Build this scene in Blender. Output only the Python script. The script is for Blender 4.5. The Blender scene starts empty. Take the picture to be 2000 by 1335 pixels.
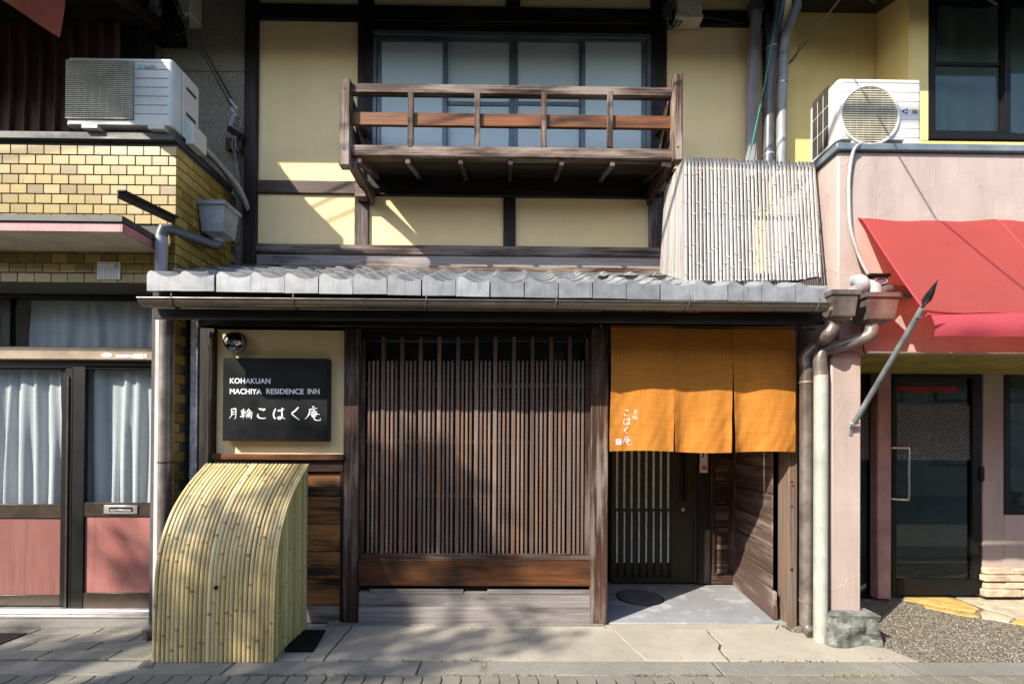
import bpy, bmesh, math, random
from mathutils import Vector, Matrix, noise as mnoise
random.seed(7)
S = bpy.context.scene
C = S.collection

# ------------------------------------------------------------------ camera
F = 890.0                       # focal length in photo pixels (16 mm on full frame)
CAM = Vector((0.0, -3.59, 1.42))
YAW, PITCH, ROLL = 0.0100, 0.0060, 0.0060
SY = 197.5 - F * math.tan(PITCH)
cam_d = bpy.data.cameras.new('camera')
cam = bpy.data.objects.new('camera', cam_d); C.objects.link(cam)
RM = Matrix.Rotation(-YAW, 4, 'Z') @ Matrix.Rotation(math.pi/2 + PITCH, 4, 'X') @ Matrix.Rotation(ROLL, 4, 'Z')
cam.matrix_world = Matrix.Translation(CAM) @ RM
cam_d.sensor_width = 36.0
cam_d.lens = F / 2000 * 36
cam_d.shift_y = SY / 2000
cam_d.clip_start, cam_d.clip_end = 0.05, 3000
S.camera = cam

# ------------------------------------------------------------------ light
SUN = Vector((1.24, 1.0, -1.2)).normalized()          # direction the light travels
EL = math.asin(-SUN.z)
AZ = math.atan2(-SUN.x, -SUN.y)                        # clockwise from +Y, towards the sun
w = bpy.data.worlds.new('World'); S.world = w; w.use_nodes = True
nt = w.node_tree
sky = nt.nodes.new('ShaderNodeTexSky'); sky.sky_type = 'NISHITA'; sky.sun_disc = False
sky.sun_elevation = EL; sky.sun_rotation = AZ
bg = nt.nodes['Background']; bg.inputs['Strength'].default_value = 0.15
nt.links.new(sky.outputs['Color'], bg.inputs['Color'])
sl = bpy.data.lights.new('sun', 'SUN'); sl.energy = 4.2; sl.angle = math.radians(0.53); sl.color = (1.0, 0.91, 0.78)
so = bpy.data.objects.new('sun', sl); C.objects.link(so)
so.rotation_euler = SUN.to_track_quat('-Z', 'Y').to_euler(); so.location = (-8, -8, 12)
vs = S.view_settings; vs.view_transform = 'Standard'; vs.look = 'None'; vs.gamma = 1.0; vs.use_curve_mapping = False
vs.exposure = 1.28
S.render.engine = 'CYCLES'
S.cycles.use_denoising = True
S.cycles.max_bounces = 8; S.cycles.transparent_max_bounces = 12
S.cycles.caustics_reflective = False; S.cycles.caustics_refractive = False

# ------------------------------------------------------------------ pixel helpers
def ray(px, py):
    return (RM.to_3x3() @ Vector(((px-1000)/F, ((667.5-py)+SY)/F, -1.0)))
def P(px, py, Y):
    d = ray(px, py); return CAM + d*((Y-CAM.y)/d.y)
def G(px, py, z=0.0):
    d = ray(px, py); return CAM + d*((z-CAM.z)/d.z)
def PX(px, py, X):
    d = ray(px, py); return CAM + d*((X-CAM.x)/d.x)
def PB(x0, y0, x1, y1, Y):
    xm, ym = (x0+x1)/2, (y0+y1)/2
    return P(x0, ym, Y).x, P(x1, ym, Y).x, P(xm, y1, Y).z, P(xm, y0, Y).z

# ------------------------------------------------------------------ mesh builder
class MB:
    def __init__(s): s.v = []; s.f = []
    def add(s, vs, fs):
        n = len(s.v); s.v += [tuple(v) for v in vs]; s.f += [tuple(i+n for i in f) for f in fs]; return s
    def box(s, x0, x1, y0, y1, z0, z1, b=0.003):
        x0, x1 = min(x0, x1), max(x0, x1); y0, y1 = min(y0, y1), max(y0, y1); z0, z1 = min(z0, z1), max(z0, z1)
        b = min(b, (x1-x0)*.4, (y1-y0)*.4, (z1-z0)*.4)
        lo, hi = (x0, y0, z0), (x1, y1, z1)
        if b <= 0:
            vs = [(x, y, z) for x in (x0, x1) for y in (y0, y1) for z in (z0, z1)]
            return s.add(vs, [(0,1,3,2),(4,6,7,5),(0,4,5,1),(2,3,7,6),(0,2,6,4),(1,5,7,3)])
        vs = []; idx = {}
        for c in range(8):
            sg = ((c >> 2) & 1, (c >> 1) & 1, c & 1)
            for a in range(3):
                p = [0, 0, 0]
                for k in range(3):
                    e = hi[k] if sg[k] else lo[k]
                    p[k] = e if k == a else e + (-b if sg[k] else b)
                idx[(sg, a)] = len(vs); vs.append(p)
        fs = []
        for a in range(3):
            o1, o2 = [k for k in range(3) if k != a]
            for t in (0, 1):
                q = []
                for (u, w_) in ((0,0),(1,0),(1,1),(0,1)):
                    sg = [0,0,0]; sg[a] = t; sg[o1] = u; sg[o2] = w_; q.append(idx[(tuple(sg), a)])
                fs.append(q)
            for u in (0, 1):
                for w_ in (0, 1):
                    s0 = [0,0,0]; s0[o1] = u; s0[o2] = w_; s1 = list(s0); s1[a] = 1
                    fs.append([idx[(tuple(s0), o1)], idx[(tuple(s1), o1)], idx[(tuple(s1), o2)], idx[(tuple(s0), o2)]])
        for c in range(8):
            sg = ((c >> 2) & 1, (c >> 1) & 1, c & 1)
            fs.append([idx[(sg, 0)], idx[(sg, 1)], idx[(sg, 2)]])
        return s.add(vs, fs)
    def pbox(s, x0, y0, x1, y1, Y, d, b=0.003):
        a = PB(x0, y0, x1, y1, Y); return s.box(a[0], a[1], Y, Y+d, a[2], a[3], b)
    def loft(s, rings, closed=True, caps=True):
        n = len(rings[0]); vs = [p for r in rings for p in r]; fs = []
        m = n if closed else n-1
        for i in range(len(rings)-1):
            for j in range(m):
                fs.append((i*n+j, i*n+(j+1) % n, (i+1)*n+(j+1) % n, (i+1)*n+j))
        if caps and closed:
            fs.append(tuple(range(n))[::-1]); fs.append(tuple((len(rings)-1)*n+k for k in range(n)))
        return s.add(vs, fs)
    def tube(s, pts, r, n=10, caps=True):
        pts = [Vector(p) for p in pts]; rs = r if isinstance(r, (list, tuple)) else [r]*len(pts)
        up = None; rings = []
        for i, p in enumerate(pts):
            t = (pts[min(i+1, len(pts)-1)] - pts[max(i-1, 0)]).normalized()
            if up is None:
                up = t.orthogonal().normalized()
            up = (up - t*up.dot(t)); up = up.normalized() if up.length > 1e-6 else t.orthogonal().normalized()
            bb = t.cross(up)
            k = 1.0
            if 0 < i < len(pts)-1:
                c = (pts[i]-pts[i-1]).normalized().dot((pts[i+1]-pts[i]).normalized())
                k = 1/max(.6, math.sqrt(max(0.0, (1+c)/2)))
            rings.append([p + (up*math.cos(2*math.pi*j/n) + bb*math.sin(2*math.pi*j/n))*rs[i]*(1 if k == 1 else 1) for j in range(n)])
        return s.loft(rings, True, caps)
    def sheet(s, grid, t=None, dirv=(0, 1, 0)):
        R, K = len(grid), len(grid[0]); vs = [Vector(p) for r in grid for p in r]; fs = []
        for i in range(R-1):
            for j in range(K-1): fs.append((i*K+j, i*K+j+1, (i+1)*K+j+1, (i+1)*K+j))
        if not t: return s.add(vs, fs)
        n = R*K; d = Vector(dirv)*t; v2 = [v+d for v in vs]; f2 = [tuple(i+n for i in f[::-1]) for f in fs]
        e = []
        for j in range(K-1): e += [(j+1, j, j+n, j+1+n), ((R-1)*K+j, (R-1)*K+j+1, (R-1)*K+j+1+n, (R-1)*K+j+n)]
        for i in range(R-1): e += [(i*K, (i+1)*K, (i+1)*K+n, i*K+n), ((i+1)*K+K-1, i*K+K-1, i*K+K-1+n, (i+1)*K+K-1+n)]
        return s.add(vs+v2, fs+f2+e)
    def prism(s, poly, d):
        """poly: list of 3D points (planar), extruded by vector d"""
        n = len(poly); d = Vector(d); vs = [Vector(p) for p in poly]; vs += [p+d for p in vs]
        return s.add(vs, [tuple(range(n))[::-1], tuple(range(n, 2*n))] + [(i, (i+1) % n, (i+1) % n+n, i+n) for i in range(n)])
    def mesh(s, name, smooth=38):
        me = bpy.data.meshes.new(name); me.from_pydata(s.v, [], s.f)
        bm = bmesh.new(); bm.from_mesh(me); bmesh.ops.recalc_face_normals(bm, faces=bm.faces); bm.to_mesh(me); bm.free()
        if smooth:
            for p in me.polygons: p.use_smooth = True
            me.set_sharp_from_angle(angle=math.radians(smooth))
        return me

WM = {}
def link(o, parent, M):
    C.objects.link(o); WM[o.name] = M
    if parent is not None:
        o.parent = parent; o.matrix_parent_inverse = WM[parent.name].inverted()
    o.matrix_basis = M
    return o
def thing(name, label, cat, loc=(0, 0, 0), group=None):
    o = bpy.data.objects.new(name, None); o.empty_display_size = .1
    link(o, None, Matrix.Translation(Vector(loc)))
    o['label'] = label; o['category'] = cat
    if group: o['group'] = group
    return o
def obj(name, mb, mat, parent=None, loc=(0, 0, 0), smooth=38, label=None, kind=None, cat=None, rot=None, group=None):
    me = mb if isinstance(mb, bpy.types.Mesh) else mb.mesh(name, smooth)
    if mat is not None and not me.materials: me.materials.append(mat)
    o = bpy.data.objects.new(name, me)
    M = Matrix.Translation(Vector(loc))
    if rot is not None: M = M @ rot
    link(o, parent, M)
    if label: o['label'] = label
    if kind: o['kind'] = kind
    if cat: o['category'] = cat
    if group: o['group'] = group
    return o
def bx(name, px, Y, d, mat, parent, b=0.003, **k):
    return obj(name, MB().pbox(*px, Y, d, b), mat, parent, **k)

# ------------------------------------------------------------------ materials
def rgb(h):
    """sRGB hex to linear"""
    c = [int(h[i:i+2], 16)/255 for i in (0, 2, 4)]
    return tuple(x/12.92 if x <= .04045 else ((x+.055)/1.055)**2.4 for x in c) + (1,)
class NT:
    def __init__(s, name):
        s.m = bpy.data.materials.new(name); s.m.use_nodes = True; s.t = s.m.node_tree
        s.b = s.t.nodes['Principled BSDF']; s.out = s.t.nodes['Material Output']
        tc = s.t.nodes.new('ShaderNodeTexCoord'); oi = s.t.nodes.new('ShaderNodeObjectInfo')
        s.rand = oi.outputs['Random']
        mul = s.t.nodes.new('ShaderNodeVectorMath'); mul.operation = 'MULTIPLY_ADD'
        cmb = s.t.nodes.new('ShaderNodeCombineXYZ')
        for i in range(3): s.t.links.new(s.rand, cmb.inputs[i])
        s.l(cmb.outputs[0], mul.inputs[0]); mul.inputs[1].default_value = (17.3, 31.1, 23.7)
        s.l(tc.outputs['Object'], mul.inputs[2]); s.co = mul.outputs[0]; s.obj_co = tc.outputs['Object']
    def l(s, a, b): s.t.links.new(a, b)
    def n(s, ty, **k):
        x = s.t.nodes.new(ty)
        for a, v in k.items(): setattr(x, a, v)
        return x
    def noise(s, scale, detail=5, rough=.55, co=None, dist=0):
        mp = s.n('ShaderNodeMapping'); s.l(co or s.co, mp.inputs[0])
        sc = scale if isinstance(scale, (tuple, list)) else (scale,)*3
        mp.inputs['Scale'].default_value = sc
        x = s.n('ShaderNodeTexNoise'); x.inputs['Scale'].default_value = 1; x.inputs['Detail'].default_value = detail
        x.inputs['Roughness'].default_value = rough; x.inputs['Distortion'].default_value = dist
        s.l(mp.outputs[0], x.inputs[0]); return x.outputs[0]
    def ramp(s, fac, stops):
        r = s.n('ShaderNodeValToRGB'); e = r.color_ramp.elements
        while len(e) < len(stops): e.new(.5)
        for i, (p, c) in enumerate(stops):
            e[i].position = p; e[i].color = c if isinstance(c, tuple) and len(c) == 4 else (tuple(c)+(1,) if isinstance(c, tuple) else (c, c, c, 1))
        s.l(fac, r.inputs[0]); return r.outputs[0]
    def mix(s, fac, a, b, mode='MIX'):
        x = s.n('ShaderNodeMix', data_type='RGBA', blend_type=mode)
        for v, k in ((fac, 0), (a, 6), (b, 7)):
            if isinstance(v, (int, float)): x.inputs[k].default_value = v
            elif isinstance(v, tuple): x.inputs[k].default_value = v
            else: s.l(v, x.inputs[k])
        return x.outputs[2]
    def math(s, op, a, b=0.0):
        x = s.n('ShaderNodeMath', operation=op)
        for v, k in ((a, 0), (b, 1)):
            if isinstance(v, (int, float)): x.inputs[k].default_value = v
            else: s.l(v, x.inputs[k])
        return x.outputs[0]
    def set(s, col=None, rough=None, metal=None, spec=None, coat=None):
        for v, k in ((col, 'Base Color'), (rough, 'Roughness'), (metal, 'Metallic'), (spec, 'Specular IOR Level'), (coat, 'Coat Weight')):
            if v is None: continue
            if isinstance(v, (int, float, tuple)): s.b.inputs[k].default_value = v
            else: s.l(v, s.b.inputs[k])
        return s
    def bump(s, h, strength=.3, dist=.01):
        x = s.n('ShaderNodeBump'); x.inputs['Strength'].default_value = strength; x.inputs['Distance'].default_value = dist
        s.l(h, x.inputs['Height']); s.l(x.outputs[0], s.b.inputs['Normal']); return s

def plain(name, c, rough=.5, metal=0, var=.18, scale=8, bump=0.0, spec=.5, stain=None, coat=0):
    t = NT(name); f = t.noise(scale, 6, .6)
    c = c if len(c) == 4 else c+(1,)
    d = tuple(x*(1-var*1.6) for x in c[:3])+(1,); h = tuple(min(1, x*(1+var)) for x in c[:3])+(1,)
    col = t.ramp(f, [(.3, d), (.7, h)])
    if stain: col = t.mix(t.ramp(t.noise((scale*.5, scale*.5, scale*.12), 6, .7), [(.5, 0.), (.72, 1.)]), col, stain)
    t.set(col, t.ramp(f, [(.2, max(0, rough-.12)), (.8, min(1, rough+.12))]), metal, spec, coat)
    if bump: t.bump(t.noise(scale*6, 4, .6), bump, .004)
    return t.m
def wood(name, axis, dark, lite, worn=None, wornamt=.5, rough=.5, grain=55, bump=.35):
    t = NT(name); k = {'x': (1.6, grain, grain), 'y': (grain, 1.6, grain), 'z': (grain, grain, 1.6)}[axis]
    f = t.noise(k, 8, .65, dist=.4)
    kb = tuple(x*.12 if x > 5 else x*.8 for x in k)
    big = t.noise(kb, 5, .6)
    col = t.ramp(f, [(.28, dark), (.72, lite)])
    if worn:
        wf = t.math('ADD', t.math('MULTIPLY', f, .45), t.math('MULTIPLY', big, .75))
        col = t.mix(t.ramp(wf, [(.66-wornamt*.22, 0.), (.78-wornamt*.16, 1.)]), col, worn)
    rb = t.n('ShaderNodeHueSaturation'); t.l(col, rb.inputs['Color'])
    t.l(t.math('ADD', t.math('MULTIPLY', t.rand, .5), .75), rb.inputs['Value'])
    t.set(rb.outputs[0], t.ramp(f, [(.2, max(.1, rough-.12)), (.8, min(1, rough+.15))]), 0, .25)
    t.bump(f, bump, .004); return t.m

MAT = {}
D1, D2 = (.007, .0052, .0045, 1), (.02, .0145, .012, 1)
for ax in 'xyz':
    MAT['dark'+ax] = wood('dark_timber_'+ax, ax, D1, D2, (.05, .04, .034, 1), .2, .5)
    MAT['brown'+ax] = wood('brown_timber_'+ax, ax, (.022, .012, .008, 1), (.075, .041, .028, 1), (.18, .145, .128, 1), .34, .45)
    MAT['rail'+ax] = wood('weathered_rail_'+ax, ax, (.018, .009, .005, 1), (.092, .046, .026, 1), (.25, .195, .16, 1), .46, .55)
    MAT['orange'+ax] = wood('orange_timber_'+ax, ax, (.04, .016, .007, 1), (.22, .085, .032, 1), (.03, .017, .012, 1), .40, .5)
    MAT['grey'+ax] = wood('silver_grey_timber_'+ax, ax, (.13, .115, .11, 1), (.34, .31, .305, 1), (.07, .055, .05, 1), .25, .75)
MAT['slat'] = wood('lattice_slat_wood', 'z', (.080, .054, .043, 1), (.225, .166, .14, 1), (.19, .085, .04, 1), .18, .42)
MAT['burnt'] = wood('scorched_plank_wood', 'x', (.012, .007, .005, 1), (.03, .016, .01, 1), (.28, .12, .04, 1), .55, .6, grain=38)
MAT['gatewood'] = wood('gate_board_wood', 'x', (.06, .038, .03, 1), (.13, .088, .072, 1), (.22, .17, .15, 1), .3, .5)
MAT['knotty'] = wood('weathered_end_post', 'z', (.06, .042, .032, 1), (.17, .135, .115, 1), (.16, .085, .045, 1), .3, .6)

def plaster(name, c, dirt, bs=.15):
    t = NT(name); a = t.noise(1.7, 6, .6); f = t.noise((9, 9, 5), 6, .65)
    d = tuple(x*.86 for x in c[:3])+(1,)
    col = t.mix(t.ramp(f, [(.3, 0.), (.75, .5)]), c, d)
    col = t.mix(t.math('MULTIPLY', t.ramp(a, [(.45, 0.), (.75, 1.)]), .45), col, dirt)
    col = t.mix(t.math('MULTIPLY', t.ramp(t.noise((7, 7, .6), 5, .6), [(.50, 0.), (.74, 1.)]), .26), col, dirt)
    col = t.mix(t.math('MULTIPLY', t.ramp(t.noise((26, 26, 1.2), 4, .7), [(.63, 0.), (.76, 1.)]), .16), col, tuple(x*.6 for x in dirt[:3])+(1,))
    t.set(col, .9, 0, .2); t.bump(t.math('ADD', t.noise(180, 4, .7), t.math('MULTIPLY', t.noise(11, 5, .6), 1.6)), bs, .004); return t.m
MAT['plaster'] = plaster('ochre_plaster', (.90, .69, .38, 1), (.78, .56, .27, 1))
MAT['yellow'] = plaster('old_yellow_render', (.68, .52, .22, 1), (.50, .36, .12, 1), .25)
def stucco():
    t = NT('rough_grey_stucco'); f = t.noise(70, 3, .7); col = t.ramp(f, [(.33, (.10, .085, .065, 1)), (.46, (.30, .26, .20, 1)), (.8, (.38, .335, .265, 1))])
    t.set(col, .95, 0, .1); t.bump(f, .7, .01); return t.m
MAT['stucco'] = stucco()
def pinkwall():
    t = NT('pink_trowelled_render'); mp = t.n('ShaderNodeMapping'); t.l(t.obj_co, mp.inputs[0]); mp.inputs['Scale'].default_value = (1, 1, 1)
    nz = t.n('ShaderNodeTexNoise'); nz.inputs['Scale'].default_value = 1.3; t.l(mp.outputs[0], nz.inputs[0])
    ad = t.n('ShaderNodeVectorMath', operation='MULTIPLY_ADD'); t.l(nz.outputs['Color'], ad.inputs[0]); ad.inputs[1].default_value = (1.3, 1.3, 1.3); t.l(mp.outputs[0], ad.inputs[2])
    vo = t.n('ShaderNodeTexVoronoi', feature='DISTANCE_TO_EDGE'); vo.inputs['Scale'].default_value = 2.4; t.l(ad.outputs[0], vo.inputs['Vector'])
    line = t.ramp(vo.outputs['Distance'], [(0., 1.), (.022, 0.)])
    cut = t.ramp(t.noise(4.5, 2, .5), [(.44, 0.), (.56, 1.)])
    ridge = t.math('MULTIPLY', line, cut)
    f = t.noise(3, 6, .6)
    col = t.ramp(f, [(.3, (.36, .285, .255, 1)), (.7, (.43, .35, .315, 1))])
    col = t.mix(t.ramp(t.noise((14, 14, 2.2), 3, .6), [(.68, 0.), (.76, .45)]), col, (.42, .26, .16, 1))
    col = t.mix(t.math('MULTIPLY', t.ramp(t.noise((5, 5, .7), 5, .65), [(.46, 0.), (.68, 1.)]), .5), col, (.27, .215, .19, 1))
    col = t.mix(t.math('MULTIPLY', t.ramp(t.noise((30, 30, 1.0), 4, .7), [(.58, 0.), (.72, 1.)]), .4), col, (.20, .15, .125, 1))
    t.set(col, .8, 0, .3)
    h = t.math('ADD', t.math('MULTIPLY', ridge, .22), t.math('ADD', t.math('MULTIPLY', t.noise(60, 3), .10), t.math('MULTIPLY', t.noise((9, 9, 14), 5, .6), .25))); t.bump(h, .7, .007); return t.m
MAT['pink'] = pinkwall()
def brickmat():
    t = NT('glazed_ochre_tile')
    col = t.ramp(t.rand, [(0., (.15, .09, .013, 1)), (.12, (.23, .15, .021, 1)), (.5, (.28, .19, .030, 1)), (.88, (.33, .235, .05, 1)), (1., (.35, .26, .10, 1))])
    f = t.noise((60, 60, 60), 5, .7); col = t.mix(t.ramp(f, [(.45, 0.), (.8, .45)]), col, (.25, .15, .04, 1))
    drip = t.ramp(t.noise((70, 70, 7), 3, .6), [(.66, 0.), (.70, .8)])
    col = t.mix(drip, col, (.05, .035, .02, 1))
    t.set(col, .28, 0, .5); t.bump(f, .12, .003); return t.m
MAT['brick'] = brickmat()
MAT['mortar'] = plain('dark_mortar', (.09, .085, .075), .95, bump=.4, scale=20)
def kawara():
    t = NT('silver_roof_tile'); f = t.noise(11, 6, .6)
    col = t.ramp(f, [(.3, (.18, .187, .198, 1)), (.7, (.30, .311, .322, 1))])
    st = t.ramp(t.noise((60, 6, 3), 4, .7), [(.56, 0.), (.70, .85)]); col = t.mix(st, col, (.10, .095, .085, 1))
    hs = t.n('ShaderNodeHueSaturation'); t.l(col, hs.inputs['Color']); t.l(t.math('ADD', t.math('MULTIPLY', t.rand, .42), .76), hs.inputs['Value'])
    t.set(hs.outputs[0], .42, .15, .6); t.bump(t.noise(90, 3), .08, .003); return t.m
MAT['kawara'] = kawara()
def bamboo(name, base, alt, grn, pale):
    t = NT(name); col = t.mix(t.rand, base, alt)
    hv = t.n('ShaderNodeHueSaturation'); t.l(col, hv.inputs['Color']); t.l(t.math('ADD', t.math('MULTIPLY', t.math('FRACT', t.math('MULTIPLY', t.rand, 7.31)), .5), .72), hv.inputs['Value']); col = hv.outputs[0]
    f = t.noise((120, 120, 3), 5, .6); col = t.mix(t.ramp(f, [(.4, 0.), (.75, .5)]), col, pale)
    g = t.noise((9, 9, 1.2), 4, .6); col = t.mix(t.ramp(g, [(.52, 0.), (.72, .7)]), col, grn)
    t.set(col, .42, 0, .45); t.bump(f, .1, .002); return t.m
MAT['bamboo'] = bamboo('golden_bamboo', (.53, .395, .155, 1), (.61, .495, .265, 1), (.46, .33, .09, 1), (.65, .55, .35, 1))
MAT['bamboo_green'] = bamboo('green_bamboo', (.38, .35, .12, 1), (.50, .44, .19, 1), (.16, .19, .035, 1), (.58, .51, .27, 1))
MAT['bamboo_node'] = plain('bamboo_node', (.36, .27, .12), .6, var=.4)
MAT['bleached'] = bamboo('bleached_bamboo', (.25, .236, .226, 1), (.32, .305, .29, 1), (.15, .145, .14, 1), (.38, .36, .34, 1))
MAT['bleached_node'] = plain('bleached_node', (.60, .50, .38), .7, var=.3)
MAT['bronze'] = plain('bronze_aluminium', (.055, .042, .03), .4, .4, var=.15, spec=.3)
MAT['bronze_tan'] = plain('tan_bronze_rail', (.30, .235, .17), .42, .5, var=.18, scale=5)  # tan bronze, paler than the door rails
MAT['darkframe'] = plain('dark_bronze_frame', (.006, .0058, .005), .5, 0, spec=.2)
MAT['alu'] = plain('brushed_aluminium', (.62, .60, .60), .35, .8, var=.12)
MAT['bluegrey'] = plain('blue_grey_sash', (.13, .155, .175), .4, .35)
MAT['gutter'] = plain('brown_metal_gutter', (.20, .165, .135), .30, .65, var=.12)
MAT['pipe_brown'] = plain('brown_drainpipe', (.20, .17, .15), .36, .4, var=.3, scale=7, stain=(.08, .055, .04, 1))
MAT['pipe_grey'] = plain('grey_vinyl_pipe', (.27, .283, .295), .5, 0, var=.25, scale=7, stain=(.14, .14, .135, 1))
MAT['pipe_dark'] = plain('dark_grey_pipe', (.085, .09, .1), .42, 0, var=.2, scale=5)
MAT['pipe_pale'] = plain('pale_green_grey_pipe', (.33, .345, .30), .5, 0, var=.15, scale=6, stain=(.20, .19, .15, 1))
MAT['pipe_lilac'] = plain('lilac_grey_pipe', (.30, .285, .31), .45, 0, var=.15, scale=4)
MAT['white_ac'] = plain('ivory_appliance_casing', (.56, .553, .515), .45, 0, var=.08, scale=4, stain=(.44, .42, .35, 1))
MAT['white'] = plain('white_paint', (.74, .74, .73), .5, 0, var=.07)
MAT['white_post'] = plain('chalky_white_post', (.52, .53, .56), .55, 0, var=.12, stain=(.24, .16, .10, 1), scale=4)
MAT['peel'] = plain('peeling_white_board', (.55, .56, .58), .8, 0, var=.3, scale=25, stain=(.05, .05, .05, 1), bump=.6)
MAT['black'] = plain('black_plastic', (.007, .007, .0075), .6, spec=.25)
MAT['fin'] = plain('dark_heat_exchanger', (.06, .055, .045), .6, .3)
MAT['louver'] = plain('cream_louver', (.46, .43, .33), .5)
MAT['signboard'] = plain('black_lacquer_board', (.005, .007, .008), .42, 0, var=.5, scale=3, spec=.22)
MAT['lettering'] = plain('white_lettering', (.82, .82, .86), .6, var=.03)
MAT['steel'] = plain('polished_steel', (.55, .54, .52), .18, 1, var=.08)
MAT['iron'] = plain('rusty_iron', (.05, .045, .042), .6, .5, var=.5, scale=30)
MAT['spearwood'] = plain('painted_iron_pole', (.22, .24, .255), .5, .3, var=.4, scale=6, stain=(.26, .20, .07, 1))
MAT['pinkpanel'] = wood('pink_wood_panel', 'z', (.22, .085, .075, 1), (.33, .15, .135, 1), (.26, .095, .08, 1), .4, .5, grain=26, bump=.05)
MAT['rustpink'] = plain('faded_pink_fascia', (.40, .16, .16), .5, var=.25, stain=(.16, .07, .06, 1))
MAT['soffit'] = plain('cream_soffit', (.55, .50, .38), .8, var=.15)
MAT['ledge'] = plain('slate_blue_flashing', (.17, .21, .235), .45, .3, var=.2)
MAT['coping'] = plain('grey_black_coping', (.035, .038, .04), .6, 0, var=.5, scale=12)
MAT['flashing'] = plain('dark_flashing_sheet', (.055, .062, .07), .5, .3, var=.3)
MAT['cable'] = plain('black_cable', (.02, .02, .021), .55)
MAT['cable_grey'] = plain('grey_cable', (.33, .31, .29), .5)
MAT['cable_green'] = plain('green_cord', (.03, .26, .15), .5)
MAT['olive'] = plain('olive_door_paint', (.03, .027, .014), .5, 0, var=.2, spec=.2)
MAT['manhole'] = plain('cast_iron_lid', (.15, .155, .165), .5, .2, var=.3)
MAT['slit'] = plain('frosted_slit_glass', (.50, .56, .60), .25)
MAT['mustard'] = plain('mustard_lit_tone', (.34, .27, .055), .55, var=.25, scale=6)  # soffit colour with the yellowish light on it painted in
MAT['interior'] = plain('dim_interior', (.055, .055, .052), .9)  # darkness of the unlit rooms put into the wall colour
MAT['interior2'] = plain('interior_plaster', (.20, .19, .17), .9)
MAT['postpink'] = plain('salmon_door_post', (.40, .235, .20), .7, var=.2, scale=5, bump=.2)
MAT['stonebrick'] = plain('split_sandstone', (.52, .40, .28), .85, var=.25, scale=12, bump=.6)
MAT['brace'] = MAT['darky']

def corrugate():
    t = NT('rust_brown_sheet'); f = t.noise((14, 14, 1.5), 6, .65)
    col = t.ramp(f, [(.3, (.055, .026, .018, 1)), (.7, (.16, .075, .05, 1))]); t.set(col, .5, .25, .4); return t.m
MAT['corrugate'] = corrugate()
def glass(name, tint, amt, rough=.02, haze=None, hz=0.0, wire=0):
    t = NT(name); tr = t.n('ShaderNodeBsdfTransparent'); gl = t.n('ShaderNodeBsdfGlossy'); fr = t.n('ShaderNodeLayerWeight')
    tr.inputs[0].default_value = tint; gl.inputs['Roughness'].default_value = rough; fr.inputs[0].default_value = .5
    mx = t.n('ShaderNodeMixShader'); t.l(t.math('ADD', t.math('MULTIPLY', t.math('POWER', fr.outputs['Facing'], 5.0), .9), amt), mx.inputs[0])
    base = tr.outputs[0]
    fac = None
    if haze:
        df = t.n('ShaderNodeBsdfDiffuse'); df.inputs[0].default_value = haze
        m2 = t.n('ShaderNodeMixShader'); m2.inputs[0].default_value = hz
        if wire:
            sp = t.n('ShaderNodeSeparateXYZ'); t.l(t.obj_co, sp.inputs[0])
            def line(sign):
                u = t.math('MULTIPLY', t.math('ADD', sp.outputs[0], t.math('MULTIPLY', sp.outputs[2], sign*.8)), 1/.030)
                fr_ = t.math('ABSOLUTE', t.math('SUBTRACT', t.math('FRACT', u), .5))
                return t.ramp(fr_, [(0., 1.), (.10, 0.)])
            fac = t.math('MAXIMUM', line(1), line(-1))
            cc = t.mix(fac, haze, (.42, .46, .46, 1)); t.l(cc, df.inputs[0])
            t.l(t.math('ADD', hz, t.math('MULTIPLY', fac, wire)), m2.inputs[0])
        t.l(base, m2.inputs[1]); t.l(df.outputs[0], m2.inputs[2]); base = m2.outputs[0]
    t.l(base, mx.inputs[1]); t.l(gl.outputs[0], mx.inputs[2]); t.l(mx.outputs[0], t.out.inputs[0]); return t.m
MAT['glass'] = glass('window_glass', (.93, .95, .96, 1), .035)
MAT['shopglass'] = glass('shop_door_glass', (.62, .68, .66, 1), .05)
MAT['wired'] = glass('wired_frosted_glass', (.72, .84, .88, 1), .05, .30, (.68, .80, .82, 1), .70, .28)
MAT['wired_dark'] = glass('wired_glass_lattice', (.4, .46, .46, 1), .02, .1, (.04, .05, .05, 1), .15, .25)
def cloth(name, c, trans=.35, weave=900, var=.2, tcol=None):
    t = NT(name); a = t.noise((150, 4, 5), 4, .75); b = t.noise((4, 4, 130), 4, .75); g = t.noise(3.5, 4, .6)
    f = t.math('ADD', t.math('MULTIPLY', a, .5), t.math('MULTIPLY', b, .5))
    d = tuple(x*(1-var*1.5) for x in c[:3])+(1,); h = tuple(min(1, x*(1+var)) for x in c[:3])+(1,)
    col = t.ramp(f, [(.34, d), (.66, h)]); col = t.mix(t.ramp(g, [(.4, 0.), (.7, .45)]), col, d)
    t.set(col, .9, 0, .03); t.bump(f, .2, .002)
    tl = t.n('ShaderNodeBsdfTranslucent')
    if tcol: tl.inputs[0].default_value = tcol
    else: t.l(col, tl.inputs[0])
    mx = t.n('ShaderNodeMixShader'); mx.inputs[0].default_value = trans
    t.l(t.b.outputs[0], mx.inputs[1]); t.l(tl.outputs[0], mx.inputs[2]); t.l(mx.outputs[0], t.out.inputs[0]); return t.m
MAT['noren'] = cloth('orange_linen', (.90, .345, .065, 1), .48, var=.20)
MAT['awning'] = cloth('faded_red_canvas', (.38, .088, .08, 1), .42, var=.10, tcol=(.85, .07, .03, 1))
MAT['valance'] = cloth('pink_red_canvas', (.48, .085, .11, 1), .35, var=.08, tcol=(.85, .08, .06, 1))
MAT['curtain'] = cloth('white_lace_curtain', (.78, .80, .80, 1), .3, var=.07)
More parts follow.
